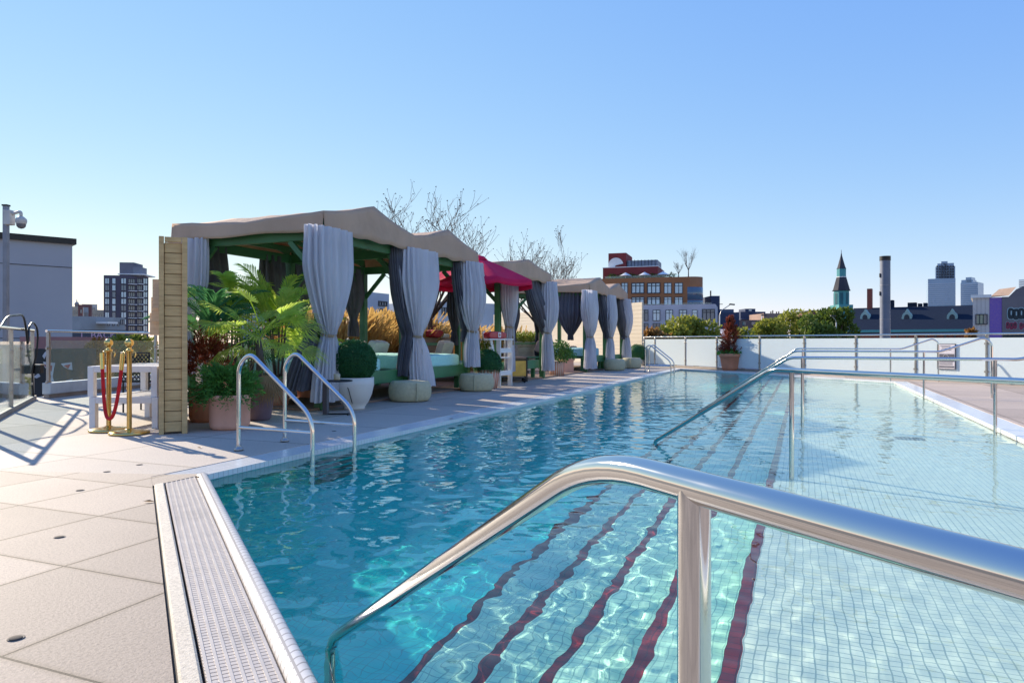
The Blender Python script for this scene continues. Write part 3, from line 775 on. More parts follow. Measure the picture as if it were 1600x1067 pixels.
def core(mb, c, rad, mi=0):
    n, m_ = 20, 12; vs = []
    for i in range(m_ + 1):
        a = PI * i / m_
        for k in range(n):
            t = 2 * PI * k / n; vs.append((c[0] + rad[0]*math.sin(a)*math.cos(t), c[1] + rad[1]*math.sin(a)*math.sin(t), c[2] + rad[2]*math.cos(a)))
    mb.add(vs, [(i*n+k, (i+1)*n+k, (i+1)*n+(k+1) % n, i*n+(k+1) % n) for i in range(m_) for k in range(n)], mi, True)
def pot(root, prof, m, fn=None, n=48, soil=None, name='pot'):
    MB().lathe(prof, n=n, fn=fn).build(name, m, root)
    if soil: MB().lathe([(soil[0], soil[1]), (.001, soil[1] + .02)], n=24).build('soil', M['soil'], root)
def boxball(root, z, r, n=9000, m='box'):
    mb = MB(); core(mb, (0, 0, z), (r * .90,) * 3); leaves(mb, (0, 0, z), (r, r, r), n, .021 * r / .3, .013 * r / .3, shell=.92, outward=.9)
    rq = random.Random(int(r * 1000))
    for _ in range(70):                            # shoots and tufts standing out of the clipped surface
        d = Vector((rq.gauss(0, 1), rq.gauss(0, 1), rq.gauss(.3, .8))).normalized(); c_ = d * r * rq.uniform(.93, 1.0)
        leaves(mb, (c_.x, c_.y, c_.z + z), (r * .16,) * 3, 26, .024, .014, shell=.2, rg=rq)
    mb.build('foliage', M[m], root)
def potted(name, label, cat, p, rz=0, grp=None): return thing(name, label, cat, p, rz, grp)
p0 = G(549, 641) + Vector((0, .2, 0))
rt = potted('potted_boxwood', 'round clipped boxwood in a tall off-white egg-shaped pot', 'potted plant', p0)
pot(rt, [(.001, 0), (.15, 0), (.155, .03), (.15, .035), (.20, .10), (.255, .22), (.285, .36), (.285, .47), (.262, .47), (.25, .42)], M['potwhite'], soil=(.26, .43))
boxball(rt, .70, .315, 13000)
mb = MB(); mb.tube([(-.10, -.24, .47), (-.02, -.282, .30), (.02, -.23, .10)], .006, 5); mb.build('irrigation_hose', M['black'], rt)
rt = potted('potted_boxwood', 'clipped boxwood dome in the striped terracotta pot left of the lifeguard chair', 'potted plant', G(761, 608) + Vector((0, .25, 0)))
def striped_mat():
    m, t, out = nt('striped_terracotta'); p = N(t, 'ShaderNodeBsdfPrincipled'); tc = N(t, 'ShaderNodeTexCoord'); sx = N(t, 'ShaderNodeSeparateXYZ'); t.links.new(tc.outputs['Object'], sx.inputs[0])
    a = math_(t, 'ARCTAN2', sx.outputs[1], sx.outputs[0]); s_ = math_(t, 'SINE', math_(t, 'MULTIPLY', a, 22.0))
    t.links.new(mixc(t, ramp(t, s_, -.35, .1), (.60, .25, .17), (.66, .52, .40)), p.inputs['Base Color']); p.inputs['Roughness'].default_value = .8
    t.links.new(p.outputs[0], out.inputs[0]); return m
M['striped'] = striped_mat()
rib = lambda rr, z, t: rr * (1 + .025 * math.cos(22 * t))
pot(rt, [(.001, 0), (.20, 0), (.23, .2), (.255, .40), (.235, .40), (.23, .36)], M['striped'], fn=rib, n=176, soil=(.23, .36))
boxball(rt, .52, .30, 9000)
mb = MB(); leaves(mb, (-.12, .25, .88), (.22, .15, .16), 500, .06, .03, .1); mb.build('shrub_tips', M['lime'], rt)
rt = potted('potted_shrub', 'leafy green shrub in a ribbed terracotta pot before the far cabana', 'potted plant', G(871, 588) + Vector((0, .3, 0)))
pot(rt, [(.001, 0), (.20, 0), (.22, .2), (.235, .42), (.215, .42), (.21, .38)], M['striped'], fn=rib, n=176, soil=(.21, .38))
mb = MB(); leaves(mb, (0.05, 0, .68), (.36, .34, .34), 1300, .075, .045, .15, rg=random.Random(4), zmin=-.8); mb.build('foliage', leafm('shrub_leaves', (.12, .24, .05), (.06, .14, .035), .35, 20), rt)
rt = potted('potted_shrub', 'plain square terracotta pot tucked behind the ribbed one', 'potted plant', G(885, 584) + Vector((.05, .55, 0)))
MB().box((0, 0, .22), (.34, .34, .44), rz=.4).build('pot', M['terrapink'], rt, bevel=.02); MB().box((0, 0, .42), (.38, .38, .06), rz=.4).build('rim', M['terrapink'], rt, bevel=.01)
mb = MB(); leaves(mb, (0, 0, .58), (.30, .30, .22), 500, .07, .04, .15, rg=random.Random(5)); mb.build('foliage', M['juniper'], rt)
rt = potted('potted_boxwood', 'dark clipped boxwood ball at the far end against the glass fence', 'potted plant', G(998, 571.5) + Vector((0, .3, 0)))
pot(rt, [(.001, 0), (.16, 0), (.24, .26), (.22, .27), (.21, .2)], M['potwhite'], soil=(.21, .2)); boxball(rt, .52, .36, 5000)
# the rust-coloured conifer by the fence
rt = potted('potted_conifer', 'rust-red conifer in a big terracotta pot at the far end of the pool', 'potted plant', Vector((7.62, 24.55, 0)))
pot(rt, [(.001, 0), (.27, 0), (.30, .12), (.355, .46), (.385, .46), (.385, .58), (.36, .58), (.35, .52)], M['terracotta'], soil=(.35, .52))
mb = MB(); rg = random.Random(11)
for k in range(230):
    z = .62 + 1.18 * rg.random() ** 1.25; rr = .46 * (1 - (z - .6) / 1.32) ** .75 * rg.uniform(.55, 1.1); a = rg.random() * 2 * PI
    tip = Vector((rr * math.cos(a), rr * math.sin(a), z + .10)); base = Vector((rr * .15 * math.cos(a), rr * .15 * math.sin(a), z - .16))
    mb.box2(base, tip, .006, .006)
    for q in range(34):
        u = rg.uniform(.25, 1.05); p = base.lerp(tip, u)
        mb.leaf(p, (tip - base).normalized() + Vector((rg.gauss(0, .8), rg.gauss(0, .8), rg.gauss(0, .6))), (rg.gauss(0,1), rg.gauss(0,1), rg.gauss(0,1)), .075, .018)
mb.build('foliage', M['rust'], rt)
mb = MB(); leaves(mb, (0, 0, .60), (.44, .44, .10), 420, .10, .05, .3, rg=rg); mb.build('underplanting', M['juniper'], rt)
# ------------------------------------------------------------------ palms and pots by the wooden screen
def sprigs(mb, c, rad, n, L, w, rg, per=16, droop=.2):
    for _ in range(n):
        a = rg.random() * 2 * PI; e = rg.uniform(-.25, 1.25)
        d = Vector((math.cos(a) * math.cos(e), math.sin(a) * math.cos(e), math.sin(e)))
        tip = Vector(c) + Vector((d.x * rad[0], d.y * rad[1], d.z * rad[2])) * rg.uniform(.7, 1.1); base = Vector(c) + (tip - Vector(c)) * .35
        for q in range(per):
            u = rg.uniform(.1, 1); p = base.lerp(tip, u) - Vector((0, 0, droop * u * u * .2))
            mb.leaf(p, (tip - base).normalized() * 1.1 + Vector((rg.gauss(0, .5), rg.gauss(0, .5), rg.gauss(0, .45))), (rg.gauss(0,1), rg.gauss(0,1), rg.gauss(0,1)), L * rg.uniform(.7, 1.3), w)
def frond(mb, base, ang, elev, L, rg, nl=20, ll=.34, lw=.021, curve=1.3, mi=0):
    """a feather frond: arching rib with narrow leaflets each side"""
    d = Vector((math.cos(ang), math.sin(ang), 0)); p = Vector(base); e = elev; pts = [p.copy()]
    n = 16
    for i in range(n):
        p = p + (d * math.cos(e) + Vector((0, 0, math.sin(e)))) * L / n; e -= curve / n * (i / n + .3); pts.append(p.copy())
    mb.tube(pts, [.009 * (1 - .8 * i / n) for i in range(n + 1)], 4, mi, caps=False)
    sd = d.cross(Vector((0, 0, 1)))
    for k in range(nl):
        u = .25 + .75 * k / (nl - 1); i = min(int(u * n), n - 1); f_ = u * n - i; q = pts[i].lerp(pts[i+1], f_) ; tg = (pts[i+1] - pts[i]).normalized()
        l_ = ll * (math.sin(PI * min(1, (u - .15) * 1.05)) * .75 + .3)
        for sgn in (-1, 1):
            dr = tg * 1.25 + sd * sgn * .8 + Vector((0, 0, .25 + rg.gauss(0, .1)))
            dr.normalize(); m1 = q + dr * l_ * .55; m2 = q + dr * l_ + Vector((0, 0, -l_ * .22))
            wv = dr.cross(Vector((0, 0, 1)) + sd * sgn * .5).normalized() * lw / 2
            mb.add([q - wv*.5, q + wv*.5, m1 + wv, m1 - wv, m2], [(0,1,2,3), (3,2,4)], mi)
def fan(mb, base, ang, elev, L, rg, r=.34, n=26, mi=0, spread=2.5):
    """a fan palm leaf on its stalk"""
    d = Vector((math.cos(ang), math.sin(ang), 0)); p = Vector(base); e = elev; pts = [p.copy()]
    for i in range(8):
        p = p + (d * math.cos(e) + Vector((0, 0, math.sin(e)))) * L / 8; e -= .09; pts.append(p.copy())
    mb.tube(pts, .007, 4, mi, caps=False)
    tg = (pts[-1] - pts[-2]).normalized(); sd = tg.cross(Vector((0, 0, 1))).normalized(); up = sd.cross(tg); tl = rg.uniform(-.5, .5)
    sd2 = sd * math.cos(tl) + up * math.sin(tl); nn_ = sd2.cross(tg)
    for k in range(n):
        a = spread * (k / (n - 1) - .5) * 1.0
        dr = tg * math.cos(a) + sd2 * math.sin(a); l_ = r * (1 - .18 * abs(a) / 1.3) * rg.uniform(.9, 1.08)
        wv = dr.cross(nn_).normalized() * r * .024; m1 = pts[-1] + dr * l_ * .6 + nn_ * .01 * (k % 2); tip = pts[-1] + dr * l_ + Vector((0, 0, -.12 * l_ - .04 * rg.random()))
        mb.add([pts[-1], m1 + wv, tip, m1 - wv], [(0,1,2,3)], mi)
rg = random.Random(21)
def shrubby(label, p, rz=0): return thing('potted_shrub', label, 'potted plant', p, rz)
# front terracotta trough with juniper
pj = G(348, 673) + Vector((0, .20, 0))
rt = shrubby('bushy green juniper in the pinkish terracotta pot nearest the ladder', pj)
def rsq(r, k=.22): return lambda rr, z, t: rr * (1 + k * (abs(math.sin(2 * t)) ** 1.6)) 
pot(rt, [(.001, 0), (.17, 0), (.195, .02), (.205, .06), (.21, .34), (.225, .34), (.235, .355), (.235, .395), (.21, .395), (.20, .34)], M['terrapink'], fn=rsq(.2, .10), n=64, soil=(.2, .36))
mb = MB(); sprigs(mb, (-.03, 0, .46), (.42, .36, .36), 330, .05, .013, rg, 22); sprigs(mb, (-.06, -.02, .42), (.38, .3, .16), 110, .05, .013, rg, 16, droop=.8); mb.build('foliage', M['juniper'], rt)
p2 = G(318, 661) + Vector((-.04, .22, 0))
rt = shrubby('dry rust-brown plant in the terracotta pot behind the juniper', p2)
pot(rt, [(.001, 0), (.19, 0), (.22, .05), (.225, .42), (.21, .42), (.2, .38)], M['terracotta'], soil=(.2, .38))
mb = MB(); sprigs(mb, (-.02, 0, .70), (.34, .3, .52), 200, .06, .010, rg, 24); mb.build('foliage', M['rust'], rt)
p3 = G(392, 659) + Vector((.02, .22, 0))
rt = thing('potted_palm', 'fan palm in the plum-coloured pot right of the juniper', 'potted plant', p3)
pot(rt, [(.001, 0), (.13, 0), (.15, .03), (.20, .38), (.225, .42), (.225, .46), (.20, .46), (.19, .40)], M['plum'], soil=(.19, .42))
mb = MB(); mb.tube([(0, 0, .4), (.02, 0, .75), (-.02, .03, 1.05)], [.05, .05, .04], 8); mb.build('trunk', M['bark'], rt)
mb = MB()
for k in range(24): fan(mb, (0, .02, .85 + .012 * k), rg.random() * 2 * PI, rg.uniform(.1, 1.35), rg.uniform(.35, .62), rg, r=rg.uniform(.34, .48), mi=0)
mb.build('frond', M['palm'], rt)
mb = MB()
for k in range(7): fan(mb, (0, .02, .8), -PI/2 + rg.uniform(-1.2, 1.2), rg.uniform(-.9, -.2), rg.uniform(.25, .4), rg, r=.3)
mb.build('dead_frond', M['palm_dry'], rt)
# tall feather palms
def palm(label, p, h, nfr, mtl, seed, L=(.8, 1.15), fans=False):
    r_ = random.Random(seed); root = thing('potted_palm', label, 'potted plant', p, 0, 'palms between the wooden screen and the near cabana')
    pot(root, [(.001, 0), (.15, 0), (.2, .3), (.215, .36), (.19, .36), (.18, .32)], M['terrapink'], soil=(.18, .33))
    mb = MB()
    for k in range(5):
        a = k * 1.3; mb.tube([(.03*math.cos(a), .03*math.sin(a), .32), (.09*math.cos(a), .09*math.sin(a), h * .6), (.13*math.cos(a), .13*math.sin(a), h)], [.018, .015, .010], 6)
    mb.build('trunk', M['bark'], root); mb = MB()
    for k in range(nfr):
        a = r_.random() * 2 * PI; c = r_.randrange(5) * 1.3
        b = (.11 * math.cos(c), .11 * math.sin(c), h * r_.uniform(.75, 1.0))
        if fans: fan(mb, b, a, r_.uniform(.0, 1.3), r_.uniform(.3, .6), r_, r=r_.uniform(.3, .42), n=20)
        else: frond(mb, b, a, r_.uniform(.45, 1.35), r_.uniform(*L), r_)
    mb.build('frond', mtl, root); return root
palm('tall bright green feather palm, its crown reaching over the near curtain', G(418, 640) + Vector((0.0, .45, 0)), 1.35, 30, M['palm'], 3, (.85, 1.2))
palm('dark green palm standing close behind the wooden screen', G(312, 650) + Vector((.0, .35, 0)), 1.30, 24, M['palm_d'], 4, (.5, .85))
palm('yellow-green feather palm against the wooden screen post', G(320, 645) + Vector((-.03, 1.0, 0)), 1.60, 17, M['palm'], 6, (.45, .75))
palm('fan palm in the middle of the palm group', G(365, 640) + Vector((.0, .55, 0)), 1.15, 26, M['palm_d'], 7, fans=True)
palm('pale fan palm at the back of the palm group under the near canopy', G(360, 628) + Vector((-.1, .9, 0)), 1.65, 18, M['palm'], 8, fans=True)
palm('low feather palm spreading over the near daybed', G(440, 630) + Vector((.15, .9, 0)), .70, 20, M['palm'], 12, (.6, .95))

# ------------------------------------------------------------------ wooden screen, stanchions, loungers
def screen():
    a = G(250, 679); b = G(291, 677.5); root = thing('wooden_screen', 'tall weathered timber screen end of stacked boards, between the rope posts and the palms', 'screen', (a + b) / 2, 0)
    e = (b - a); w = .285; rz = math.atan2(e.y, e.x); rz = R(25.5); root.rotation_euler[2] = rz
    L_ = 1.55; sk = math.tan(R(4.5)); H = 2.13
    for x, ww in ((.028, .05), (w - .03, .055)):
        MB().box((x - w/2, .03, H/2), (ww, .06, H)).build('post', M['timber'], root, bevel=.004)
    MB().box((0, .035, H - .03), (w - .12, .05, .055)).build('post', M['timber'], root, bevel=.003)
    p = MB(); n = 18; hh = (H - .08) / n
    for k in range(n): p.box((0, .045 + .003 * (k % 3), .02 + hh * (k + .5)), (w - .115, .04, hh - .006), ry=.004 * ((k * 7) % 5 - 2))
    p.build('board', M['timber'], root, bevel=.004); MB().box((0, .085, H/2 - .02), (w - .06, .03, H - .1)).build('backing_board', M['boards'], root)
    s_ = MB()                                      # long side seen edge-on from the pool
    for k in range(15):
        s_.box((-w/2 + .025 - .11*0, .06 + L_/2, .02 + .14 * (k + .5)), (.04, L_, .132))
    s_.build('side_boards', M['timber_pale'], root, bevel=.003)
    s2 = MB()
    for k in range(15): s2.box((w/2 - .03, .06 + L_/2, .02 + .14 * (k + .5)), (.04, L_, .132))
    s2.build('side_boards', M['timber'], root, bevel=.003)
    s3 = MB()
    for (y, z, h, wd) in ((1.2, 1.58, .35, .10), (1.42, 1.40, .30, .12), (1.58, 1.22, .28, .14)):
        s3.box((-w/2 - wd/2 + .012, y, z), (wd, .10, h))
    s3.build('shelf_bracket', M['timber_pale'], root, bevel=.003)
screen()
def stanchion(p, lab):
    root = thing('rope_stanchion', lab, 'stanchion', p, 0, 'pair of brass rope posts')
    MB().lathe([(.001, 0), (.195, 0), (.203, .008), (.203, .022), (.19, .032), (.10, .042), (.05, .05), (.032, .06)], n=56).build('base', M['brass'], root)
    MB().lathe([(.0255, .05), (.0255, .89), (.04, .892), (.04, .91), (.026, .915), (.020, .925), (.024, .94)], n=32).build('pole', M['brass'], root)
    MB().lathe([(.001, .925)] + [(.046 * math.sin(a), .985 - .046 * math.cos(a)) for a in [PI * k / 16 for k in range(2, 16)]] + [(.001, 1.031)], n=32).build('ball', M['brass'], root)
    h = MB()
    for s_ in (-1, 1): h.tube([(s_ * .03, 0, .88), (s_ * .065, 0, .885), (s_ * .07, 0, .86), (s_ * .06, 0, .83)], .007, 8)
    h.build('rope_ring', M['brass'], root)
sA = G(170, 673.5); sB = G(202, 678)
stanchion(sA, 'left brass rope post with ball top, partly behind the other base'); stanchion(sB, 'right brass rope post with ball top, nearest the wooden screen')
def rope():
    a = sA + Vector((-.065, -.02, .86)); b = sB + Vector((-.07, .0, .86)); pts = []
    for k in range(41):
        u = k / 40; p = a.lerp(b, u); p.z = .86 - .70 * (1 - abs(2 * u - 1) ** 2.6); p.y -= .06 * math.sin(PI * u); p.x += .0; pts.append(p)
    root = thing('velvet_rope', 'red velvet rope hanging in a deep loop between the brass posts', 'rope', Vector((a.x, a.y, 0)))
    MB().tube(pts, .0185, 14).build('cord', M['red_velvet'], root, world=True)
    for i, j in ((0, 2), (40, 38)): MB().tube([pts[i] + Vector((0, 0, .01)), pts[j] ], .023, 14).build('end_cap', M['brass'], root, world=True)
rope()
def lounger(p, z0, lab, rz):
    root = thing('lounge_frame', lab, 'lounger', p, rz, 'stacked white lounger frames'); w, d, h = .80, 1.25, .355
    root.location.z = z0
    for x in (.035, w - .035):
        for y in (.035, d - .035): MB().box((x, y, h/2), (.07, .07, h)).build('leg', M['white'], root, bevel=.004)
    f_ = MB()
    for y in (.035, d - .035): f_.box((w/2, y, h - .035 + .002), (w - .144, .066, .07))
    for x in (.035, w - .035): f_.box((x, d/2, h - .035 + .002), (.066, d - .144, .07))
    f_.build('frame', M['white'], root, bevel=.003); s_ = MB()
    for k in range(9): s_.box((w/2, .15 + .12 * k, h - .015), (w - .15, .05, .02))
    s_.build('slat', M['white'], root); return root
lp = G(139, 669); lounger(lp, 0, 'lower white lounger frame behind the brass rope posts', -.02)
lounger(lp + Vector((-.03, .02, 0)), .357, 'upper white lounger frame stacked behind the brass rope posts', .01)
def lattice_chair():
    root = thing('metal_chair', 'black lattice metal chair standing behind the white lounger frames', 'chair', G(170, 648) + Vector((0, .3, 0)), -.1)
    b = MB(); w, h = .42, .36
    for k in range(-6, 9):
        for sg in (1, -1):
            x0 = k * .055; pts = []
            for z in (0, h):
                x = x0 + sg * z * .9 + (0 if sg > 0 else .3)
                pts.append((x, z))
            (xa, za), (xb, zb_) = pts
            def clip(xa, za, xb, zb_):
                if xa == xb: return None
                ts = [0, 1]
                lo, hi = 0, 1
                for lim, s_ in ((0, 1), (w, -1)):
                    fa, fb = (xa - lim) * s_, (xb - lim) * s_
                    if fa < 0 and fb < 0: return None
                    if fa < 0: lo = max(lo, fa / (fa - fb))
                    if fb < 0: hi = min(hi, fa / (fa - fb))
                if lo >= hi: return None
                return lo, hi
            c_ = clip(xa, za, xb, zb_)
            if c_: b.box2((xa + (xb-xa)*c_[0], 0, .46 + za + (zb_-za)*c_[0]), (xa + (xb-xa)*c_[1], 0, .46 + za + (zb_-za)*c_[1]), .010, .010)
    b.build('back_lattice', M['black'], root)
    f_ = MB(); f_.tube([(0, 0, .44), (0, 0, .84), (w, 0, .84), (w, 0, .44)], .012, 8); f_.box((w/2, .22, .44), (w, .44, .03)); f_.build('seat', M['black'], root)
    for x in (.02, w - .02):
        for y in (.02, .42): MB().tube([(x, y, 0), (x, y, .44)], .012, 8).build('leg', M['black'], root)
lattice_chair()
def redframe():
    root = thing('timber_frame', 'dark red timber stand behind the white lounger frames, left of the wooden screen', 'stand', G(222, 640) + Vector((0, 1.0, 0)), .1)
    m = mat('dark_red_stain', (.16, .035, .03), .6)
    for x in (-.12, .12): MB().box((x, 0, .57), (.07, .05, 1.14)).build('post', m, root)
    MB().box2((-.16, 0, 1.15), (.20, 0, 1.15), .05, .06).build('top_rail', m, root); MB().box2((.15, 0, 1.12), (.36, .1, .86), .05, .06).build('brace', m, root)
redframe()

# ------------------------------------------------------------------ side table, lifeguard chair, cool box, umbrella
rt = thing('side_table', 'small dark side table with one thick leg before the near curtain', 'table', G(509, 648), ROT)
MB().lathe([(.001, .455), (.19, .455), (.20, .46), (.20, .470), (.19, .474), (.001, .474)], (.05, -.16, 0), 40).build('table_top', M['black'], rt)
MB().box((0, 0, .23), (.05, .07, .455)).build('leg', mat('grey_metal', (.12, .12, .14), .5, .4), rt); MB().tube([(0, 0, .012), (.16, -.30, .012), (.02, -.34, .012)], .010, 8).build('foot', M['black'], rt)
c = rt.matrix_basis @ Vector((.06, -.14, .474))
rt = thing('candle', 'beige candle jar standing on the small dark side table', 'candle', c)
MB().lathe([(.001, 0), (.040, 0), (.043, .01), (.043, .085), (.038, .085), (.037, .07), (.001, .07)], n=24).build('jar', mat('beige_wax', (.58, .48, .33), .4), rt)
rt.location.z = .4745
def lifeguard():
    root = thing('lifeguard_chair', 'tall white slatted lifeguard chair with a red rescue tube on its top board', 'lifeguard chair', G(779, 605) + Vector((0, .05, 0)), ROT - .05)
    H = 1.06; w = .58                                # x along the pool, y away
    for x, y, lean in ((0, 0, 0), (w, 0, 0), (-.04, .55, -.05), (w, .55, -.05)):
        MB().box2((x, y, 0), (x, y - lean * .0, H - .03), .03, .105).build('leg', M['white'], root, bevel=.003)
    for z in (.30, .80): MB().box((w/2, -.03, z), (w + .02, .025, .105)).build('crossbar', M['white'], root, bevel=.003)
    for z in (.30, .62): MB().box((-.03, .28, z), (.025, .62, .09)).build('crossbar', M['white'], root, bevel=.003)
    for k in range(5): MB().box((w/2 - .12, .02 + .12 * k, .64), (w + .16, .09, .022)).build('seat_slat', M['white'], root, bevel=.003)
    for k in range(4): MB().box2((-.34 + .0, .05 + .15 * k, 1.22), (-.10, .05 + .15 * k, .60), .02, .11).build('back_slat', M['white'], root, bevel=.003)
    MB().box((w/2 - .22, .02, H - .014), (w + .62, .13, .028)).build('arm_board', M['white'], root, bevel=.003)
    MB().box((w/2 - .22, .55, H - .014), (w + .62, .13, .028)).build('arm_board', M['white'], root, bevel=.003)
    return root
lg = lifeguard()
def plus_mat(): return M['white']
rt = thing('rescue_tube', 'red rescue tube with a white patch lying on the lifeguard chair', 'rescue tube', lg.matrix_basis @ Vector((-.12, .02, 1.06)), ROT - .05)
rt.location.z = 1.062
cushion('tube', None, None, (0, 0, .075), (.82, .16, .15), 0, mat('red_vinyl', (.55, .02, .03), .4, vs=3), puff=.12).parent = rt
mb = MB(); mb.box((.04, -.086, .08), (.13, .004, .11)); mb.build('white_patch', M['white'], rt)
mb = MB(); mb.box((.04, -.0895, .08), (.028, .003, .08)); mb.box((.04, -.0895, .08), (.08, .0032, .028)); mb.build('cross', mat('red_print', (.6, .1, .1), .5), rt)
def coolbox():
    root = thing('cool_box', 'gold-sided cool box with brown lid on a black wheeled frame, right of the lifeguard chair', 'cool box', G(822, 598) + Vector((0, .1, 0)), ROT - 1.1)
    gold = mat('brushed_gold', (.62, .42, .10), .35, .5, vs=5); x0 = -.78; w = .80; d = .46
    MB().box((x0 + w/2, d/2, .36), (w, d, .42)).build('body', gold, root, bevel=.01)
    MB().box((x0 + w/2, d/2, .60), (w + .04, d + .04, .055)).build('lid', M['boards'], root, bevel=.01)
    f_ = MB()
    for x in (x0, x0 + w):
        for y in (-.012, d + .012): f_.box((x, y, .32), (.035, .035, .60))
    for z in (.12, .545): f_.box((x0 + w/2, -.014, z), (w, .02, .03))
    f_.build('frame', M['black'], root)
    for x in (x0 + .05, x0 + w - .05):
        for y in (.05, d - .05):
            wh = MB().lathe([(.001, -.012), (.045, -.012), (.045, .012), (.001, .012)], n=20); wh.v = [(x + a, y + c_, .045 + b_) for a, b_, c_ in wh.v]; wh.build('wheel', M['black'], root)
coolbox()
o = thing('board_sign', 'small white board with black characters under the green daybed by the far cabana', 'sign', G(836, 588) + Vector((0, .9, 0)), .15)
MB().box((0, 0, .22), (.42, .03, .17)).build('panel', M['white'], o)
for s_ in (-1, 1): MB().box((s_ * .17, .03, .10), (.03, .02, .20)).build('leg', M['black'], o)
def text(body, size, p, rz, m, parent=None, ext=.003, tilt=PI/2, name='lettering', align='CENTER', yscale=1):
    cu = bpy.data.curves.new(name, 'FONT'); cu.body = body; cu.size = size; cu.extrude = ext; cu.align_x = align; cu.align_y = 'CENTER'; cu.resolution_u = 2
    t_ = bpy.data.objects.new(name, cu); COL.objects.link(t_)
    dg = bpy.context.evaluated_depsgraph_get(); me = bpy.data.meshes.new_from_object(t_.evaluated_get(dg)); bpy.data.objects.remove(t_)
    o = bpy.data.objects.new(name, me); COL.objects.link(o); me.materials.clear(); me.materials.append(m)
    o.location = p; o.rotation_euler = (tilt, 0, rz); o.scale = (1, yscale, 1)
    if parent is not None: o.parent = parent
    return o
text('BUO D', .14, (0, -.018, .22), 0, M['black'], o)
def umbrella():
    c = S(10.38, -2.62); root = thing('parasol', 'crimson market parasol between the near cabana and the next', 'parasol', (c.x, c.y, 0), .35)
    MB().tube([(0, 0, 0.02), (0, 0, 2.86)], .022, 14).build('pole', M['boards'], root)
    MB().lathe([(.001, 0), (.25, 0), (.25, .05), (.06, .07), (.04, .2)], n=32).build('base', M['black'], root)
    mb = MB(); n = 8; R_ = 1.3; rings = 10; vs = []
    for i in range(rings + 1):
        q = i / rings
        for k in range(n * 6):
            a = 2 * PI * k / (n * 6); u = (k % 6) / 6; e = math.cos(PI / n) / math.cos((u - .5) * 2 * PI / n)
            sag = 4 * u * (1 - u) * .05 * q
            vs.append((R_ * q * e * math.cos(a), R_ * q * e * math.sin(a), 2.90 - .56 * q ** 1.12 - sag))
    m_ = n * 6
    mb.add(vs, [(i*m_+k, (i+1)*m_+k, (i+1)*m_+(k+1) % m_, i*m_+(k+1) % m_) for i in range(rings) for k in range(m_)], 0, True)
    vs2 = []
    for k in range(m_): vs2 += [vs[rings*m_+k], (vs[rings*m_+k][0], vs[rings*m_+k][1], vs[rings*m_+k][2] - .11)]
    mb.add(vs2, [(2*k, 2*k+1, (2*k+3) % (2*m_), (2*k+2) % (2*m_)) for k in range(m_)], 0, True)
    mb.lathe([(.20, 2.84), (.12, 2.92), (.001, 2.95)], n=24)
    cn = mb.build('canopy', M['umbrella'], root); md = cn.modifiers.new('s', 'SOLIDIFY'); md.thickness = .004
    for k in range(n):
        a = 2 * PI * k / n; MB().box2((.05*math.cos(a), .05*math.sin(a), 2.80), (R_*.97*math.cos(a), R_*.97*math.sin(a), 2.33), .015, .02).build('rib', M['boards'], root)
umbrella()

# ------------------------------------------------------------------ planters and grasses behind the cabanas
def planter(label, s0, s1, t, h, m, d=.5, z0=0, topfn=None, grp='board planters behind the cabanas'):
    root = thing('board_planter', label, 'planter', S(s0, t), ROT, grp); w = s1 - s0; n = max(3, int(h / .17))
    b = MB()
    for k in range(n):
        z = z0 + h * (k + .5) / n
        for y in (.02, d - .02): b.box((w/2, y, z), (w, .03, h / n - .008))
        for x in (.02, w - .02): b.box((x, d/2, z), (.03, d - .07, h / n - .008))
    b.build('board', m, root, bevel=.003); c = MB()
    for x in (0, w):
        for y in (0, d): c.box((x, y, z0 + h/2), (.06, .05, h + .01))
    c.build('corner_post', m, root); MB().box((w/2, d/2, z0 + h - .08), (w - .08, d - .08, .05)).build('soil', M['soil'], root)
    return root
pl1 = planter('tall brown board planter behind the mint mattresses of the near cabana', ont(655, -5.35), ont(706, -5.35), -5.35, 1.10, M['boards'])
pl2 = planter('long brown board planter at the back of the near cabana', 5.0, ont(640, -5.4), -5.4, .72, M['boards'])
pl3 = planter('whitewashed board planter holding yellow-green plants behind the cool box', ont(808, -5.2), ont(848, -5.2), -5.2, 1.0, M['whiteboards'])
w3 = ont(848, -5.2) - ont(808, -5.2)
mb = MB(); r3 = random.Random(3)
for k in range(26): leaves(mb, (w3 * (k + .5) / 26, .25, 1.06 + .1 * math.sin(k * 1.9)), (.22, .25, .22), 90, .11, .04, .2, rg=r3)
mb.build('foliage', M['lime'], pl3)
def grass(label, s0, s1, t0, t1, h, n, seed, name='grass_bed'):
    mb = MB(); r_ = random.Random(seed)
    cl = [(r_.uniform(s0, s1), r_.uniform(t0, t1), r_.uniform(.75, 1.1)) for _ in range(int((s1 - s0) * 7))]
    for _ in range(n):
        cs, ct, ch = r_.choice(cl); a = r_.random() * 2 * PI; ln = h * ch * r_.uniform(.6, 1.1); le = abs(r_.gauss(0, .28)) * ln
        p = Vector((cs + r_.gauss(0, .07), -(ct + r_.gauss(0, .07)), 0)); d = Vector((math.cos(a), math.sin(a), 0)); w = .007
        m1 = p + d * le * .25 + Vector((0, 0, ln * .6)); tip = p + d * le + Vector((0, 0, ln * .95)); sd = Vector((-d.y, d.x, 0)) * w
        mb.add([p - sd, p + sd, m1 + sd * .8, m1 - sd * .8], [(0,1,2,3)])
        if r_.random() < .55: mb.add([m1 - sd*.8, m1 + sd*.8, tip + sd * 2.4, tip - sd * 2.4 + Vector((0, 0, .03))], [(0,1,2,3)])
        else: mb.add([m1 - sd*.8, m1 + sd*.8, tip], [(0,1,2)])
    o = mb.build(name, M['gold'], loc=S(0, 0), rotz=ROT)
    tag(o, label, 'grass', kind='stuff')
grass('tall dry golden grasses growing behind the near cabana', 9.5, 15.0, -7.6, -6.0, 1.75, 17000, 5)
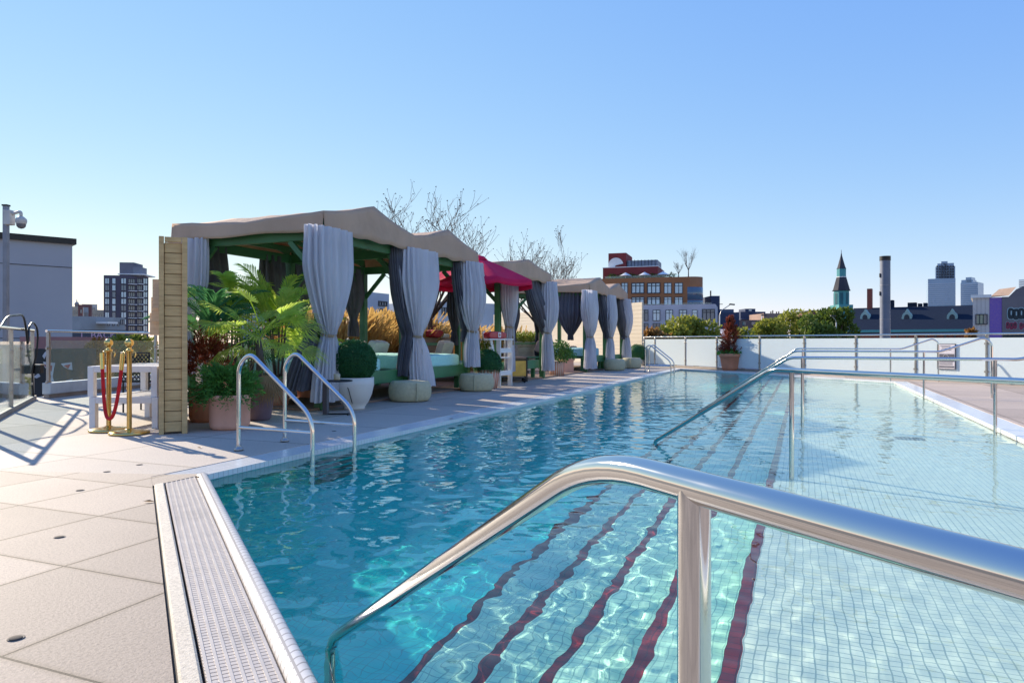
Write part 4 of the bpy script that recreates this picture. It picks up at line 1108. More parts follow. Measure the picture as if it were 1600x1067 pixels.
grass('dry golden grasses behind the whitewashed planter', 14.0, 22.0, -7.0, -5.9, 1.45, 6000, 6)
rt = thing('red_bag', 'red bag lying on the tall brown planter behind the near cabana', 'bag', S(ont(684, -5.2), -5.3, 1.105), ROT)
cushion('bag', None, None, (0, 0, .11), (.50, .30, .22), 0, mat('red_bag_cloth', (.45, .02, .02), .7), puff=.14).parent = rt
MB().tube(bezpath([(-.1, 0, .2), (-.08, 0, .32), (.08, 0, .32), (.1, 0, .2)], .05), .012, 6).build('handle', mat('red_strap', (.4, .02, .02), .7), rt)
tag(lying('white_cloth', None, None, ont(696, -5.2), -5.3, (.35, .28, .10), M['white'], z0=1.107, seed=3), 'crumpled white cloth beside the red bag on the brown planter', 'cloth')

for k_, (px, py, lab) in enumerate(((232, 785, 'curled brown leaf on the terrace left of the stone strip'), (309, 747, 'small dry leaf lying at the top of the gutter grating'), (312, 700, 'dry leaf on the deck below the wooden screen'), (705, 655, 'tiny dry leaf at the pool edge below the striped pot'))):
    o = MB().add([(-.035, 0, .006), (0, .012, .012), (.04, 0, .004), (0, -.014, .010), (0, 0, .002)], [(0, 4, 1), (1, 4, 2), (2, 4, 3), (3, 4, 0)]).build('fallen_leaf', M['palm_dry'], loc=G(px, py) + Vector((0, 0, .004)), rotz=k_ * 1.3)
    tag(o, lab, 'leaf', 'fallen leaves on the deck')
# ------------------------------------------------------------------ glass fences
def glassm(name, col, frost, rough=.35):
    m, t, out = nt(name)
    d = N(t, 'ShaderNodeBsdfDiffuse'); d.inputs[0].default_value = (*col, 1)
    tl = N(t, 'ShaderNodeBsdfTranslucent'); tl.inputs[0].default_value = (*col, 1)
    tr = N(t, 'ShaderNodeBsdfTransparent'); tr.inputs[0].default_value = (*[.7 + .3 * c for c in col], 1)
    gl = N(t, 'ShaderNodeBsdfGlossy'); gl.inputs['Roughness'].default_value = rough; gl.inputs[0].default_value = (1, 1, 1, 1)
    a = N(t, 'ShaderNodeMixShader'); a.inputs[0].default_value = .3; t.links.new(d.outputs[0], a.inputs[1]); t.links.new(tl.outputs[0], a.inputs[2])
    b = N(t, 'ShaderNodeMixShader'); t.links.new(tr.outputs[0], b.inputs[1]); t.links.new(a.outputs[0], b.inputs[2])
    n = noise(t, coords(t), 26, 4, .7); b.inputs[0].default_value = frost
    t.links.new(math_(t, 'MULTIPLY_ADD', n, .08, frost - .04), b.inputs[0])
    lw = N(t, 'ShaderNodeLayerWeight'); frv = math_(t, 'MULTIPLY_ADD', math_(t, 'POWER', lw.outputs['Facing'], 5.0), .9, .04)
    c = N(t, 'ShaderNodeMixShader'); t.links.new(frv, c.inputs[0]); t.links.new(b.outputs[0], c.inputs[1]); t.links.new(gl.outputs[0], c.inputs[2])
    t.links.new(c.outputs[0], out.inputs[0]); return m
M['frost'] = glassm('frosted_glass', (.78, .85, .85), .96)
M['clear'] = glassm('clear_green_glass', (.70, .88, .86), .04, .03)
def fence(label, pts, glass, ztop, zr, posts, zlo=.09, curb=True, clamps=True, name='glass_fence', side=(0, 0)):
    a, b = Vector(pts[0]), Vector(pts[1]); d = (b - a); Lh = d.length; d.normalize(); root = thing(name, label, 'fence', a, 0, 'glass fences round the pool deck')
    root.rotation_euler[2] = math.atan2(d.y, d.x)
    ps = sorted(posts)
    for i in range(len(ps) - 1):
        x0, x1 = ps[i] + .03, ps[i+1] - .03
        MB().box(((x0 + x1)/2, 0, (zlo + ztop)/2), (x1 - x0, .012, ztop - zlo)).build('glass_panel', glass, root)
    for p in ps:
        MB().box((p, .0, zr / 2 - .01), (.045, .055, zr - .02)).build('post', M['steel_old'], root, bevel=.004)
        if clamps:
            for z in (.28, ztop - .14): MB().box((p, -.0, z), (.115, .035, .045)).build('clamp', M['steel_old'], root, bevel=.004)
    MB().tube([(0, 0, zr), (Lh, 0, zr)], .024, 14).build('top_rail', M['steel'], root)
    if curb: MB().box((Lh / 2, 0, .035), (Lh, .10, .07)).build('base_channel', mat('fence_channel', (.34, .30, .26), .5, .3), root, bevel=.004)
    return root
fa = Vector((7.36, 25.3, 0)); fd = Vector((.423, -.906, 0)).normalized()
def fpos(px):
    k = (px - 800) / F; return (k * fa.y - fa.x) / (fd.x - k * fd.y)
o0 = -4.4; fence('frosted glass fence with steel posts across the far end of the pool', [fa + fd * o0, fa + fd * 15.5], M['frost'], 1.09, 1.18,
      [0.0] + [fpos(p) - o0 for p in (1023.4, 1071, 1120, 1187, 1257, 1337.5, 1431, 1542)] + [fpos(1542) - o0 + 2.3, fpos(1542) - o0 + 4.4, 19.85])
# framed notice on the far fence
pn = fa + fd * fpos(1480) + Vector((-.906, -.423, 0)) * .03
rt = thing('notice_board', 'framed notice with a mauve page and dark band, fixed to the frosted fence', 'notice', pn, math.atan2(fd.y, fd.x))
Yn = pn.y; zt_, zb_ = 1 + (533.5 - 537) * Yn / F, 1 + (533.5 - 577) * Yn / F; hn = zt_ - zb_; wn_ = .47; zm = (zt_ + zb_) / 2
MB().box((0, 0, zm), (wn_, .02, hn)).build('frame', mat('notice_frame', (.10, .10, .12), .5), rt)
MB().box((0, -.012, zm), (wn_ - .035, .006, hn - .035)).build('page', mat('notice_page', (.62, .58, .62), .5, var=.03), rt)
dk = mat('notice_ink', (.10, .10, .13), .5)
MB().box((0, -.017, zm - .03), (wn_ - .06, .004, hn * .30)).build('dark_band', dk, rt); MB().box((0, -.017, zm - hn * .40), (wn_ - .06, .004, hn * .06)).build('dark_band', dk, rt)
ln = MB()
for k in range(4): ln.box((-.02 + .02 * (k % 2), -.017, zm + hn * (.42 - .055 * k)), (wn_ * (.55 - .08 * (k % 3)), .004, .012))
for k in range(4): ln.box((0, -.017, zm - hn * (.22 + .035 * k)), (wn_ * .7, .004, .008))
ln.build('printed_lines', dk, rt); pt = []
for k in range(25): a = 2 * PI * k / 24; pt.append((.07 * math.cos(a), -.0205, zm - .02 + .07 * math.sin(a)))
MB().tube(pt, .006, 5, caps=False).build('emblem', mat('notice_print', (.5, .48, .52), .5), rt)
# left fence: a run beside the terrace and a run behind the loungers
def lp_(px): k = (px - 800) / F; return (k * cA.y - cA.x) / (dl.x - k * dl.y)
fence('clear glass fence with brownish posts along the left edge of the terrace', [cA, cA + dl * 5.2], M['clear'], 1.0, 1.19, [.12, lp_(17), lp_(17) + 1.9, 5.1], zlo=.06, curb=True)
bL = (cC - cA - Vector((.08, .1, 0))).length
bk = fence('clear glass fence behind the white lounger frames', [cA + Vector((.06, .25, 0)), cC], M['clear'], 1.02, 1.185, [.05, bL - .2], zlo=.28, clamps=True)
MB().box((bL / 2, 0, .17), (bL, .16, .20)).build('curb', mat('pale_blue_curb', (.55, .62, .64), .6), bk, bevel=.01)
cab = thing('cable', 'black cable looping over the left fence rail and down its corner post', 'cable', Vector((cA.x, cA.y, 0)))
q = cA + dl * .1
MB().tube(bezpath([q + dl * 4.0 + Vector((0, 0, .9)), q + dl * 2.6 + Vector((0, 0, 1.35)), q + dl * 1.3 + Vector((0.05, 0, 1.42)), q + dl * .9 + Vector((.05, 0, .9)), q + dl * .85 + Vector((.05, 0, 1.22)), q + dl * .4 + Vector((.06, 0, 1.34)), q + Vector((.10, 0, 1.2)), q + Vector((.10, -.05, .75)), q + Vector((.02, -.05, .5)), q + Vector((.05, -.05, .05))], .3, 8), .016, 8).build('hose', M['black'], cab, world=True)
rt = thing('outdoor_socket', 'black socket box fixed low on the left fence corner post', 'socket box', Vector((cA.x + .12, cA.y - .02, 0)))
MB().box((0, -.05, .52), (.16, .10, .14)).build('box', M['black'], rt, bevel=.008); MB().box((0, -.05, .60), (.18, .12, .02)).build('lid', M['steel_old'], rt)
# camera pole
cp = W(9.5, 533, 14.5); rt = thing('camera_pole', 'steel pole with a dome camera on a short arm at the left edge', 'camera pole', Vector((cp.x, cp.y, -1)))
zt_ = W(9, 322, 14.5).z
MB().box((0, 0, zt_/2 + .5), (.085, .085, zt_ + 1)).build('pole', mat('pole_steel', (.28, .28, .31), .45, .6), rt); MB().box((0, 0, zt_ + 1.01), (.11, .11, .03)).build('cap', M['black'], rt)
cc = mat('camera_casing', (.58, .56, .52), .5); MB().box((.10, -.05, zt_ + .75), (.14, .16, .30)).build('junction_box', cc, rt, bevel=.01)
MB().tube(bezpath([(.14, -.05, zt_ + .82), (.34, -.05, zt_ + .88), (.345, -.05, zt_ + .78)], .06), .03, 12).build('arm', cc, rt)
MB().lathe([(.001, .16), (.05, .15), (.10, .10), (.105, .05), (.09, .0)], (.345, -.05, zt_ + .62), 24).build('dome_housing', cc, rt)
MB().lathe([(.088, .0), (.08, -.05), (.05, -.085), (.001, -.1)], (.345, -.05, zt_ + .62), 24).build('dome', mat('dome_glass', (.18, .18, .20), .15), rt)
# drains
dm = mat('drain_metal', (.06, .05, .045), .9, 0)
g_ = 'round drains in the terrace slabs'
for i, (px, py, lab) in enumerate(((25, 997, 'largest round floor drain at the lower left of the terrace'), (93, 839, 'round floor drain left of the middle of the grating'), (125, 766, 'round floor drain left of the top of the grating'),
        (167, 737, 'round floor drain below the brass rope posts'), (218, 726, 'small round floor drain nearest the pool corner'))):
    rt = thing('floor_drain', lab, 'drain', G(px, py), 0, g_)
    MB().lathe([(.001, .003), (.018, .003), (.020, .0015), (.020, -.01)], n=24).build('cover', dm, rt); MB().lathe([(.020, .0), (.026, .003), (.027, -.01)], n=24).build('ring', mat('drain_ring', (.16, .14, .12), .8), rt)
dup(rt, G(522, 673.5), 0, 'small floor drain beside the near pool ladder')
for px, py, lab in ((1421, 702, 'dark grated drain plate on the shallow ledge floor'),):
    p = G(px, py, -.2); s_, t_ = ST(p.x, p.y)
    o = thing('ledge_drain', lab, 'drain', S(s_, t_, -.229), ROT); b = MB()
    for k in range(7): b.box((0, -.12 + .04 * k, .004), (.26, .022, .008))
    b.build('slats', M['black'], o); MB().box((0, 0, .001), (.30, .30, .003)).build('plate', M['steel_old'], o)

# ------------------------------------------------------------------ bare trees
def bare_tree(label, base, h, seed, spread=.5, n0=6, buds=True, lean=0, fork=.28, grp='bare trees behind the cabanas'):
    r_ = random.Random(seed); root = thing('bare_tree', label, 'tree', base, 0, grp); mb = MB(); bd_ = MB()
    def grow(p, d, L, rad, lev):
        pts = [p.copy()]; rr = [rad]; n = 5
        for i in range(n):
            d = (d + Vector((r_.gauss(0, .09), r_.gauss(0, .09), .035 + .02 * (lev > 1)))).normalized(); p = p + d * L / n; pts.append(p.copy()); rr.append(rad * (1 - .45 * (i + 1) / n))
        mb.tube(pts, rr, 6 if lev < 2 else 3, caps=False)
        if lev >= 5 or rad < .0015:
            if buds:
                for _ in range(1): bd_.leaf(p + Vector((r_.gauss(0, .01),)*3), (r_.gauss(0,1), r_.gauss(0,1), -.3), (r_.gauss(0,1), 1, 0), .05, .035)
            return
        for k in range(r_.choice((2, 3, 3)) if lev else n0):
            i = r_.randint(2, n) if lev else n
            a = r_.random() * 2 * PI; sd = Vector((math.cos(a), math.sin(a), 0)); sp = spread * r_.uniform(.5, 1.3)
            dd = (d + sd * sp + Vector((0, 0, .12))).normalized()
            grow(pts[i], dd, L * r_.uniform(.58, .82) if lev else L * r_.uniform(.75, 1.25), max(rr[i] * .66, .006), lev + 1)
    tp = Vector((0, 0, h * fork)); mb.tube([(0, 0, 0), tp * .5, tp], [.10, .085, .075], 10)
    for k in range(n0):
        a = 2 * PI * k / n0 + r_.gauss(0, .3); dd = Vector((math.cos(a) * spread + lean, math.sin(a) * spread, 1)).normalized()
        grow(tp.copy(), dd, h * .30 * r_.uniform(.8, 1.15), .05, 1)
    mb.build('trunk', M['bark'], root)
    if buds: bd_.build('seed_pods', M['bark'], root)['kind'] = 'stuff'
bare_tree('larger bare tree with dark pods, rising behind the two near gables', W(672, 533, 20) + Vector((0, 0, -1)), 5.4, 4, .84, 9, fork=.30)
bare_tree('bare twiggy tree rising between the middle and far cabana', W(845, 533, 26) + Vector((0, 0, -1)), 5.05, 9, .62, 10, fork=.28)

# ------------------------------------------------------------------ trees, hedges
def tree(label, px, pyt, pyb, wpx, Y, m, n, seed, name='tree', leaf=.28, grp='trees beyond the glass fence', zbase=None, lobes=14):
    r_ = random.Random(seed); c = W(px, (pyt + pyb) / 2, Y); rx = wpx / 2 * Y / F; rz = (pyb - pyt) / 2 * Y / F; zb = gz
    root = thing(name, label, 'tree', Vector((c.x, c.y, zb)), 0, grp); cz = c.z - zb
    mb = MB(); mb.tube([(0, 0, 0), (rx*.05, 0, cz * .5), (0, 0, cz)], [.22, .18, .10], 8)
    lobesl = []
    for k in range(lobes):
        a = r_.random() * 2 * PI; q = r_.uniform(.35, .85); e = r_.uniform(-.7, .95)
        p = Vector((rx * q * math.cos(a) * math.sqrt(1 - e*e*.8), rx * .8 * q * math.sin(a) * math.sqrt(1 - e*e*.8), cz + rz * e * .85)); lobesl.append(p)
        mb.tube([(0, 0, cz * .7), p * .6 + Vector((0, 0, cz * .35)), p], [.07, .05, .02], 5)
    mb.build('trunk', M['bark'], root); mb = MB(); per = n // lobes
    for p in lobesl:
        s_ = r_.uniform(.30, .48); leaves(mb, p, (rx * s_, rx * s_, min(rz, rx) * s_ * 1.05), per, leaf, leaf * .62, .35, rg=r_)
    mb.build('crown', M[m] if isinstance(m, str) else m, root)
for a in ((1088, 499, 560, 96, 46, 'tree_y', 5200, 31, 'broad yellow-green tree behind the fence left of the rust conifer'), (1052, 512, 560, 60, 40, 'tree_y', 2200, 32, 'low yellow-green tree between the white building and the fence'),
          (1022, 520, 560, 50, 38, 'tree_o', 1600, 33, 'orange-tinged shrubby tree beside the green sign'), (1160, 514, 560, 52, 52, 'tree_y', 1600, 34, 'small tree just right of the rust conifer, behind the fence'),
          (1206, 504, 560, 66, 55, 'tree_y', 2600, 35, 'round yellow-green tree under the brown brick block'), (1246, 490, 560, 76, 58, 'tree_y', 3800, 36, 'leafy tree below the dark red roof, left of the tallest tree'),
          (1278, 498, 560, 60, 50, 'tree', 2600, 37, 'mid green tree overlapping the foot of the tallest tree'), (1308, 471, 560, 68, 52, 'tree', 5600, 38, 'tallest dark green tree just below the church steeple'),
          (1518, 508, 560, 14, 48, 'tree_o', 500, 39, 'narrow autumn tree against the left side of the white box building')):
    tree(a[8], a[0], a[1], a[2], a[3], a[4], a[5], a[6], a[7])
for a in ((20, 540, 640, 90, 26, 'tree_o', 2800, 41, 'autumn tree seen through the left glass beside the terrace'), (150, 528, 620, 70, 28, 'tree_o', 2600, 42, 'russet tree behind the glass left of the brass posts'),
          (205, 524, 620, 80, 30, 'tree_y', 3000, 43, 'yellow-green tree behind the white lounger frames'), (128, 575, 640, 60, 27, 'tree_y', 1600, 44, 'low golden bush beside the mural, seen through the glass'),
          (-30, 550, 680, 90, 24, 'tree', 2600, 45, 'green tree at the left frame edge below the fence rail')):
    tree(a[8], a[0], a[1], a[2], a[3], a[4], a[5], a[6], a[7], leaf=.2, grp='trees seen through the left glass fence')

# ------------------------------------------------------------------ buildings
M['wpane'] = mat('window_glass', (.10, .15, .20), .08, .0, var=.1, vs=.3, spec=1.0)
M['wpane_b'] = mat('bright_window_glass', (.42, .55, .66), .10, .3, vs=.4, spec=1.0)
M['wframe'] = mat('dark_window_frame', (.03, .035, .05), .5)
def paint(n, c, **k): return mat(n, c, .8, vs=.25, **k)
class Bld:
    """a block whose front runs from column px0 at depth Y0 to column px1 at depth Y1, top at row pyt of px0"""
    def __init__(s, name, label, px0, Y0, px1, Y1, pyt, dep, m, cat='building', grp=None, zb=None, cap=None, part='wall', root=None):
        a, b = W(px0, 533, Y0), W(px1, 533, Y1); s.zb = gz if zb is None else zb; s.zt = W(px0, pyt, Y0).z
        s.a = Vector((a.x, a.y, 0)); d = Vector((b.x - a.x, b.y - a.y, 0)); s.w = d.length; s.rz = math.atan2(d.y, d.x); s.d = d.normalized(); s.n = Vector((-s.d.y, s.d.x, 0))
        if root is None: s.root = thing(name, label, cat, Vector((a.x, a.y, s.zb)), s.rz, grp); s.off = Vector((0, 0, 0))
        else: s.root = root
        s.m = m; s.h = s.zt - s.zb; s.dep = dep
        MI = s.root.matrix_basis.inverted() @ (Matrix.Translation(Vector((a.x, a.y, s.zb))) @ Matrix.Rotation(s.rz, 4, 'Z')); s.MI = MI; s.rz0 = s.rz
        s.put(MB().box((s.w/2, dep/2, s.h/2), (s.w, dep, s.h)), part, m)
        if cap: s.put(MB().box((s.w/2, dep/2, s.h + .12), (s.w + .3, dep + .3, .28)), 'coping', cap)
    def put(s, mb, name, m, parent=None):
        mb.v = [tuple(s.MI @ Vector(p)) for p in mb.v]; return mb.build(name, m, parent or s.root)
    def px(s, px):                                  # distance along the front of column px
        k = (px - 800) / F; return (k * s.a.y - s.a.x) / (s.d.x - k * s.d.y)
    def z(s, py, x): return W(0, py, (s.a + s.d * x).y).z - s.zb
    def win(s, x0, x1, z0, z1, nx=1, nz=1, pane='wpane', fw=None, name='window'):
        fw = fw or max(.05, (x1 - x0) * .07); f = MB(); cy = -.04
        f.box(((x0+x1)/2, cy, z0 + fw/2), (x1-x0, .14, fw)); f.box(((x0+x1)/2, cy, z1 - fw/2), (x1-x0, .14, fw))
        for i in range(nx + 1):
            x = x0 + fw/2 + (x1 - x0 - fw) * i / nx; f.box((x, cy - .003, (z0+z1)/2), (fw, .14, z1 - z0 - .002))
        for j in range(1, nz): f.box(((x0+x1)/2, cy - .006, z0 + (z1-z0) * (j / nz if nz > 2 else .72)), (x1-x0-.01, .13, fw * .8))
        fo = s.put(f, name, M['wframe']); s.put(MB().box(((x0+x1)/2, -.01, (z0+z1)/2), (x1-x0-.02, .06, z1-z0-.02)), 'pane', M[pane], fo); return fo
    def winpx(s, a, b, y0, y1, **k): x0, x1 = s.px(a), s.px(b); return s.win(x0, x1, s.z(y1, x0), s.z(y0, x0), **k)
    def sub(s, px0, px1, pyb, pyt, dep, m, part, back=0.0):   # a box standing on or above the block
        x0, x1 = s.px(px0), s.px(px1); z0, z1 = s.z(pyb, (x0+x1)/2), s.z(pyt, (x0+x1)/2)
        return s.put(MB().box(((x0+x1)/2, back + dep/2, (z0+z1)/2), (x1-x0, dep, z1-z0)), part, m)
# left: windowless warehouse
wall_m = paint('pale_blue_render', (.42, .43, .46), col2=(.36, .37, .41), bump=.2, bs=3)
b1 = Bld('warehouse', 'windowless pale blue-grey warehouse at the left edge', -70, 31.3, 113, 34.4, 366.5, 16, wall_m, cap=M['black'])
for z in (b1.h - 1.15, b1.h - 4.6): b1.put(MB().box((b1.w/2, -.006, z), (b1.w - .02, .03, .03)), 'seam', M['wframe'])
for k in (): b1.put(MB().box((b1.w * (k + .5) / 7, -.003, b1.h / 2), (.02, .012, b1.h - .3)), 'panel_joint', mat('joint_shadow', (.30, .31, .35), .8))
# mural on a low wall below
mu = Bld('mural_wall', 'low wall painted black with white wine glasses holding red wine, seen through the glass', 48, 24, 150, 26, 545, .4, mat('mural_black', (.03, .035, .04), .6, dirt=0), cat='wall')
wh_, rd = mat('mural_white', (.62, .64, .68), .7), mat('mural_red', (.42, .04, .06), .7)
def poly(b, pts, m, nm, y=-.01):
    vs = [(b.px(px), y, b.z(py, b.px(px))) for px, py in pts]; n = len(vs)
    mb = MB().add(vs + [(x, y + .02, z) for x, _, z in vs], [tuple(range(n))] + [(i, i + n, (i+1) % n + n, (i+1) % n) for i in range(n)]); b.put(mb, nm, m)
poly(mu, [(67, 565), (86, 567), (84, 576), (82, 588), (84, 595), (92, 599), (68, 600), (78, 596), (80, 588), (77, 580), (70, 574)], wh_, 'painted_glass')
poly(mu, [(69, 570), (81, 571), (80, 580), (74, 577)], rd, 'painted_wine', -.02)
poly(mu, [(95, 568), (112, 566), (113, 578), (107, 577), (99, 573)], wh_, 'painted_glass'); poly(mu, [(99, 571), (110, 569), (106, 576)], rd, 'painted_wine', -.02)
poly(mu, [(92, 600), (104, 594), (113, 592), (113, 602)], wh_, 'painted_glass'); poly(mu, [(66, 556), (71, 549), (73, 553), (69, 561)], wh_, 'painted_glass')
poly(mu, [(52, 589), (60, 583), (63, 588), (57, 591)], wh_, 'painted_glass')
pk = Bld('pink_wall', 'faded pink painted wall strip above the mural, behind the glass', 60, 29.5, 170, 33, 526, 1.0, paint('faded_pink', (.42, .20, .19), dirt=.6), cat='wall')
# low grey houses and far blocks
c_m, gm, rm = paint('cream_brick', (.44, .38, .30)), paint('grey_render', (.34, .36, .38)), paint('dull_red_brick', (.22, .09, .08))
low = Bld('low_house', 'low grey house with a row of small windows below the dark tower', 128, 140, 195, 150, 494, 14, gm)
for k, p in enumerate((168, 175.5, 183)): low.winpx(p, p + 3, 503, 509)
low.winpx(188, 194, 499, 507, nx=2); low.sub(150, 166, 506, 503, 3, M['white'], 'awning', -3)
sh = Bld('shop', 'dark shopfront roof strip with pale lettering, behind the glass at left', 113, 96, 198, 100, 515, 10, paint('shop_dark', (.07, .08, .11)))
sh.put(MB().box((sh.w * .55, -.02, sh.h - 1.7), (sh.w * .8, .05, .2)), 'fascia', M['black'])
text('. L. BACK', 1.2, tuple(sh.MI @ Vector((sh.px(150), -.05, sh.h - .75))), 0, mat('pale_sign_letters', (.62, .40, .55), .6), sh.root, .03)
for a in ((113, 400, 128, 402, 479, cream := c_m, 'cream low block behind the small turret at the far left'), (122, 330, 142, 332, 476, rm, 'dark red brick block left of the pale boxy building'), (130, 300, 138, 301, 480, gm, 'small grey house front with a dark doorway in the far left cluster'),
          (128, 420, 152, 424, 475, paint('pale_stone', (.52, .50, .48)), 'pale boxy building in the far left cluster'), (140, 380, 162, 384, 484, c_m, 'tan rooftop block touching the foot of the dark tower')):
    bb = Bld('far_building', a[6], a[0], a[1], a[2], a[3], a[4], 4, a[5], grp='small far buildings left of the dark tower')
    wq = bb.w / 6
    for k in range(3): bb.win(wq * (1 + 1.6 * k), wq * (1.8 + 1.6 * k), bb.h - 4.0, bb.h - 2.2)
tu = Bld('turret', 'small domed turret on the skyline at the far left', 117, 410, 123, 411, 480, 4, paint('turret_stone', (.40, .38, .40)))
tu.put(MB().lathe([(1.0, 0), (1.0, 1.6), (1.3, 1.6), (.9, 2.8), (.3, 3.2), (.15, 4.6), (.001, 4.8)], (tu.w/2, 2, tu.h), 12), 'dome', paint('turret_dome', (.30, .29, .32)))
# dark tower
dm_ = paint('dark_purple_brick', (.10, .085, .12)); tw = Bld('apartment_tower', 'dark apartment tower with glass bays and balconies, left of the wooden screen', 162, 240, 198, 241, 430, 12, dm_)
t2 = Bld('x', '', 198, 241, 232, 247, 430.5, 12, dm_, root=tw.root)
tw.sub(181, 204, 430, 408.5, 8, paint('plant_room', (.20, .20, .24)), 'plant_room', 3); tw.sub(202, 214, 431, 415.5, 6, paint('plant_room_b', (.28, .29, .33)), 'plant_room', 3); tw.sub(181, 222, 428.6, 427, 11, M['white'], 'canopy_slab', 1.5)
pale_g = mat('tower_bay_glass', (.30, .44, .50), .12, .2, vs=.5, col2=(.14, .22, .28))
rows = 8
for k in range(rows):
    y0 = 434.5 + k * 10.6
    for a, b, q in ((164, 171, 2), (175, 181, 1), (189, 197.6, 2)):
        o_ = tw.winpx(a, b, y0, y0 + 9.2, nx=q, pane='wpane_b' if (k + q) % 3 else 'wpane')
    if k < 8:
        for a, b in ((200, 211), (214, 222)):
            t2.winpx(a, b, y0 + .6, y0 + 8, nx=3); x0, x1 = t2.px(a), t2.px(b); z = t2.z(y0 + 9.4, x0)
            t2.put(MB().box(((x0+x1)/2, -.7, z), (x1 - x0, 1.4, .22)), 'balcony', M['white'])
        t2.winpx(223.5, 230.5, y0, y0 + 9.2, nx=2, pane='wpane_b')
# pale building seen under the near canopy
pb = Bld('pale_building', 'pale blue building with a blue balcony window, seen under the near canopy', 536, 60, 608, 66, 452, 12, paint('pale_blue_wall', (.50, .56, .66)))
for k in range(2): pb.winpx(591, 604, 470 + 12 * k, 478 + 12 * k, nx=3)
pb2 = Bld('pale_building', 'white lower building behind the grasses between the near and middle cabana', 670, 70, 780, 76, 470, 12, paint('white_wall_far', (.58, .62, .68)))
for k in range(3): pb2.winpx(690 + 14 * k, 698 + 14 * k, 480, 492, nx=2)
# cream boundary wall behind the far cabanas
ww = fa + fd * (o0 - .1); w0 = fa + fd * (-20)
rt = thing('board_wall', 'tall cream boarded wall behind the middle and far cabanas', 'wall', (w0.x, w0.y, 0), math.atan2(fd.y, fd.x)); Lw = (ww - w0).length
b = MB()
for k in range(16): b.box((Lw/2, .01 * (k % 2) * .4, .085 + k * .165), (Lw, .08, .160))
b.build('board', paint('cream_boards', (.70, .60, .46), col2=(.62, .52, .39)), rt, bevel=.006)
# red, orange and white building
wm = paint('white_brick', (.55, .54, .60)); om = paint('orange_brick', (.38, .155, .06), col2=(.30, .12, .045), bump=.3, bs=4); rdm = paint('oxblood_panels', (.25, .035, .035))
wb_ = Bld('white_apartments', 'white brick base of the terraced building, with tall dark windows', 930, 118, 1118, 112, 478, 18, wm)
for a, b in ((983, 991), (1001.5, 1013), (1020, 1031.5), (1040, 1051.5), (1061, 1073), (1081.5, 1089.5)):
    wb_.winpx(a, b, 484, 501.5, nx=2 if b - a > 9 else 1, nz=2, pane='wpane_b' if a in (1020, 1040, 1061, 1081.5) else 'wpane'); wb_.winpx(a, b, 505, 522, nx=2 if b - a > 9 else 1, nz=2)
wb_.winpx(1097, 1117, 483, 501, nx=3, nz=2)
rl = lambda s, a, b, y0, y1, back, nm='balustrade': s.sub(a, b, y0, y1, .05, M['clear'], nm, back)
ob = Bld('o', '', 930, 121, 1078, 116.5, 436, 12, om, root=wb_.root, zb=wb_.zt)
cx = ob.w; ob.put(MB().lathe([(.001, ob.h), (2.0, ob.h), (2.0, 0), (.001, 0)], (cx, 2.0, 0), 40), 'round_corner', om)
ob.put(MB().lathe([(2.03, ob.h - 1.7), (2.05, ob.h - 1.7), (2.05, ob.h - 3.8), (2.03, ob.h - 3.8)], (cx, 2.0, 0), 40), 'corner_window', M['wpane'])
ob.put(MB().lathe([(2.03, .9), (2.05, .9), (2.05, .1), (2.03, .1)], (cx, 2.0, 0), 40), 'corner_window', M['wpane'])
for a, b, q in ((971, 981, 2), (986.5, 1007, 3), (1011, 1032, 3), (1037.5, 1049.5, 2), (1054, 1067, 2)):
    ob.winpx(a, b, 442, 459, nx=q, nz=2, pane='wpane_b'); ob.winpx(a, b, 464, 477, nx=q, nz=2, pane='wpane_b')
rl(wb_, 980, 1112, 478, 473.5, .4); rl(ob, 944, 1062, 437, 430, .5)
rb = Bld('r', '', 942, 124, 1028, 121, 419, 10, rdm, root=wb_.root, zb=ob.zt)
rb.put(MB().box((rb.w/2, 5, rb.h + .05), (rb.w + .1, 10.1, .12)), 'coping', M['white'])
rb.sub(949, 977, 419, 394.5, 7, rdm, 'stair_tower', 1); rb.sub(978, 1026, 419, 405.5, 6, mat('mesh_screen', (.16, .18, .23), .6, vs=2.5, col2=(.32, .35, .40)), 'plant_screen', 1.2)
rb.sub(961, 967, 408, 403, .1, M['wpane'], 'window', .92)
pts = []
rb.put(MB().lathe([(.001, 0), (1.3, 0), (1.3, .06), (.001, .06)], n=24).__class__().add([(rb.px(952) + 1.35 * math.cos(a) + 1.0, .85, rb.z(413, 5) + 1.35 * math.sin(a)) for a in [PI * k / 12 * 1.25 + .2 for k in range(13)]] + [(rb.px(952) + 1.0, .85, rb.z(413, 5))], [tuple(range(14))]), 'painted_disc', M['white'])
for k in range(9): rb.sub(979 + 5.4 * k, 979.6 + 5.4 * k, 419, 404.6, .12, M['wframe'], 'screen_post', 1.05)
mb = MB(); r5 = random.Random(5)
for k in range(40): leaves(mb, (ob.px(948 + k * 2.6), 3.0, ob.h + .35 + .2 * math.sin(k)), (.5, .5, .5), 45, .3, .18, .2, rg=r5)
ob.put(mb, 'roof_hedge', M['tree'])
for px in (976, 1006, 1035): ob.put(MB().lathe([(1.1, 1.5), (.001, 2.1)], (ob.px(px), 1.2, ob.h - 1.0), 10).tube([(ob.px(px), 1.2, ob.h - 1.0), (ob.px(px), 1.2, ob.h + 1)], .04, 6), 'roof_parasol', M['white'])
p = ob.root.matrix_basis @ (ob.MI @ Vector((ob.px(1074), 4, ob.h)))
bare_tree('small bare roof-terrace tree on the orange brick building', p, 5.0, 15, .42, 6, False, grp='bare trees on the orange brick roof terrace'); p = ob.root.matrix_basis @ (ob.MI @ Vector((ob.px(1058), 4, ob.h)))
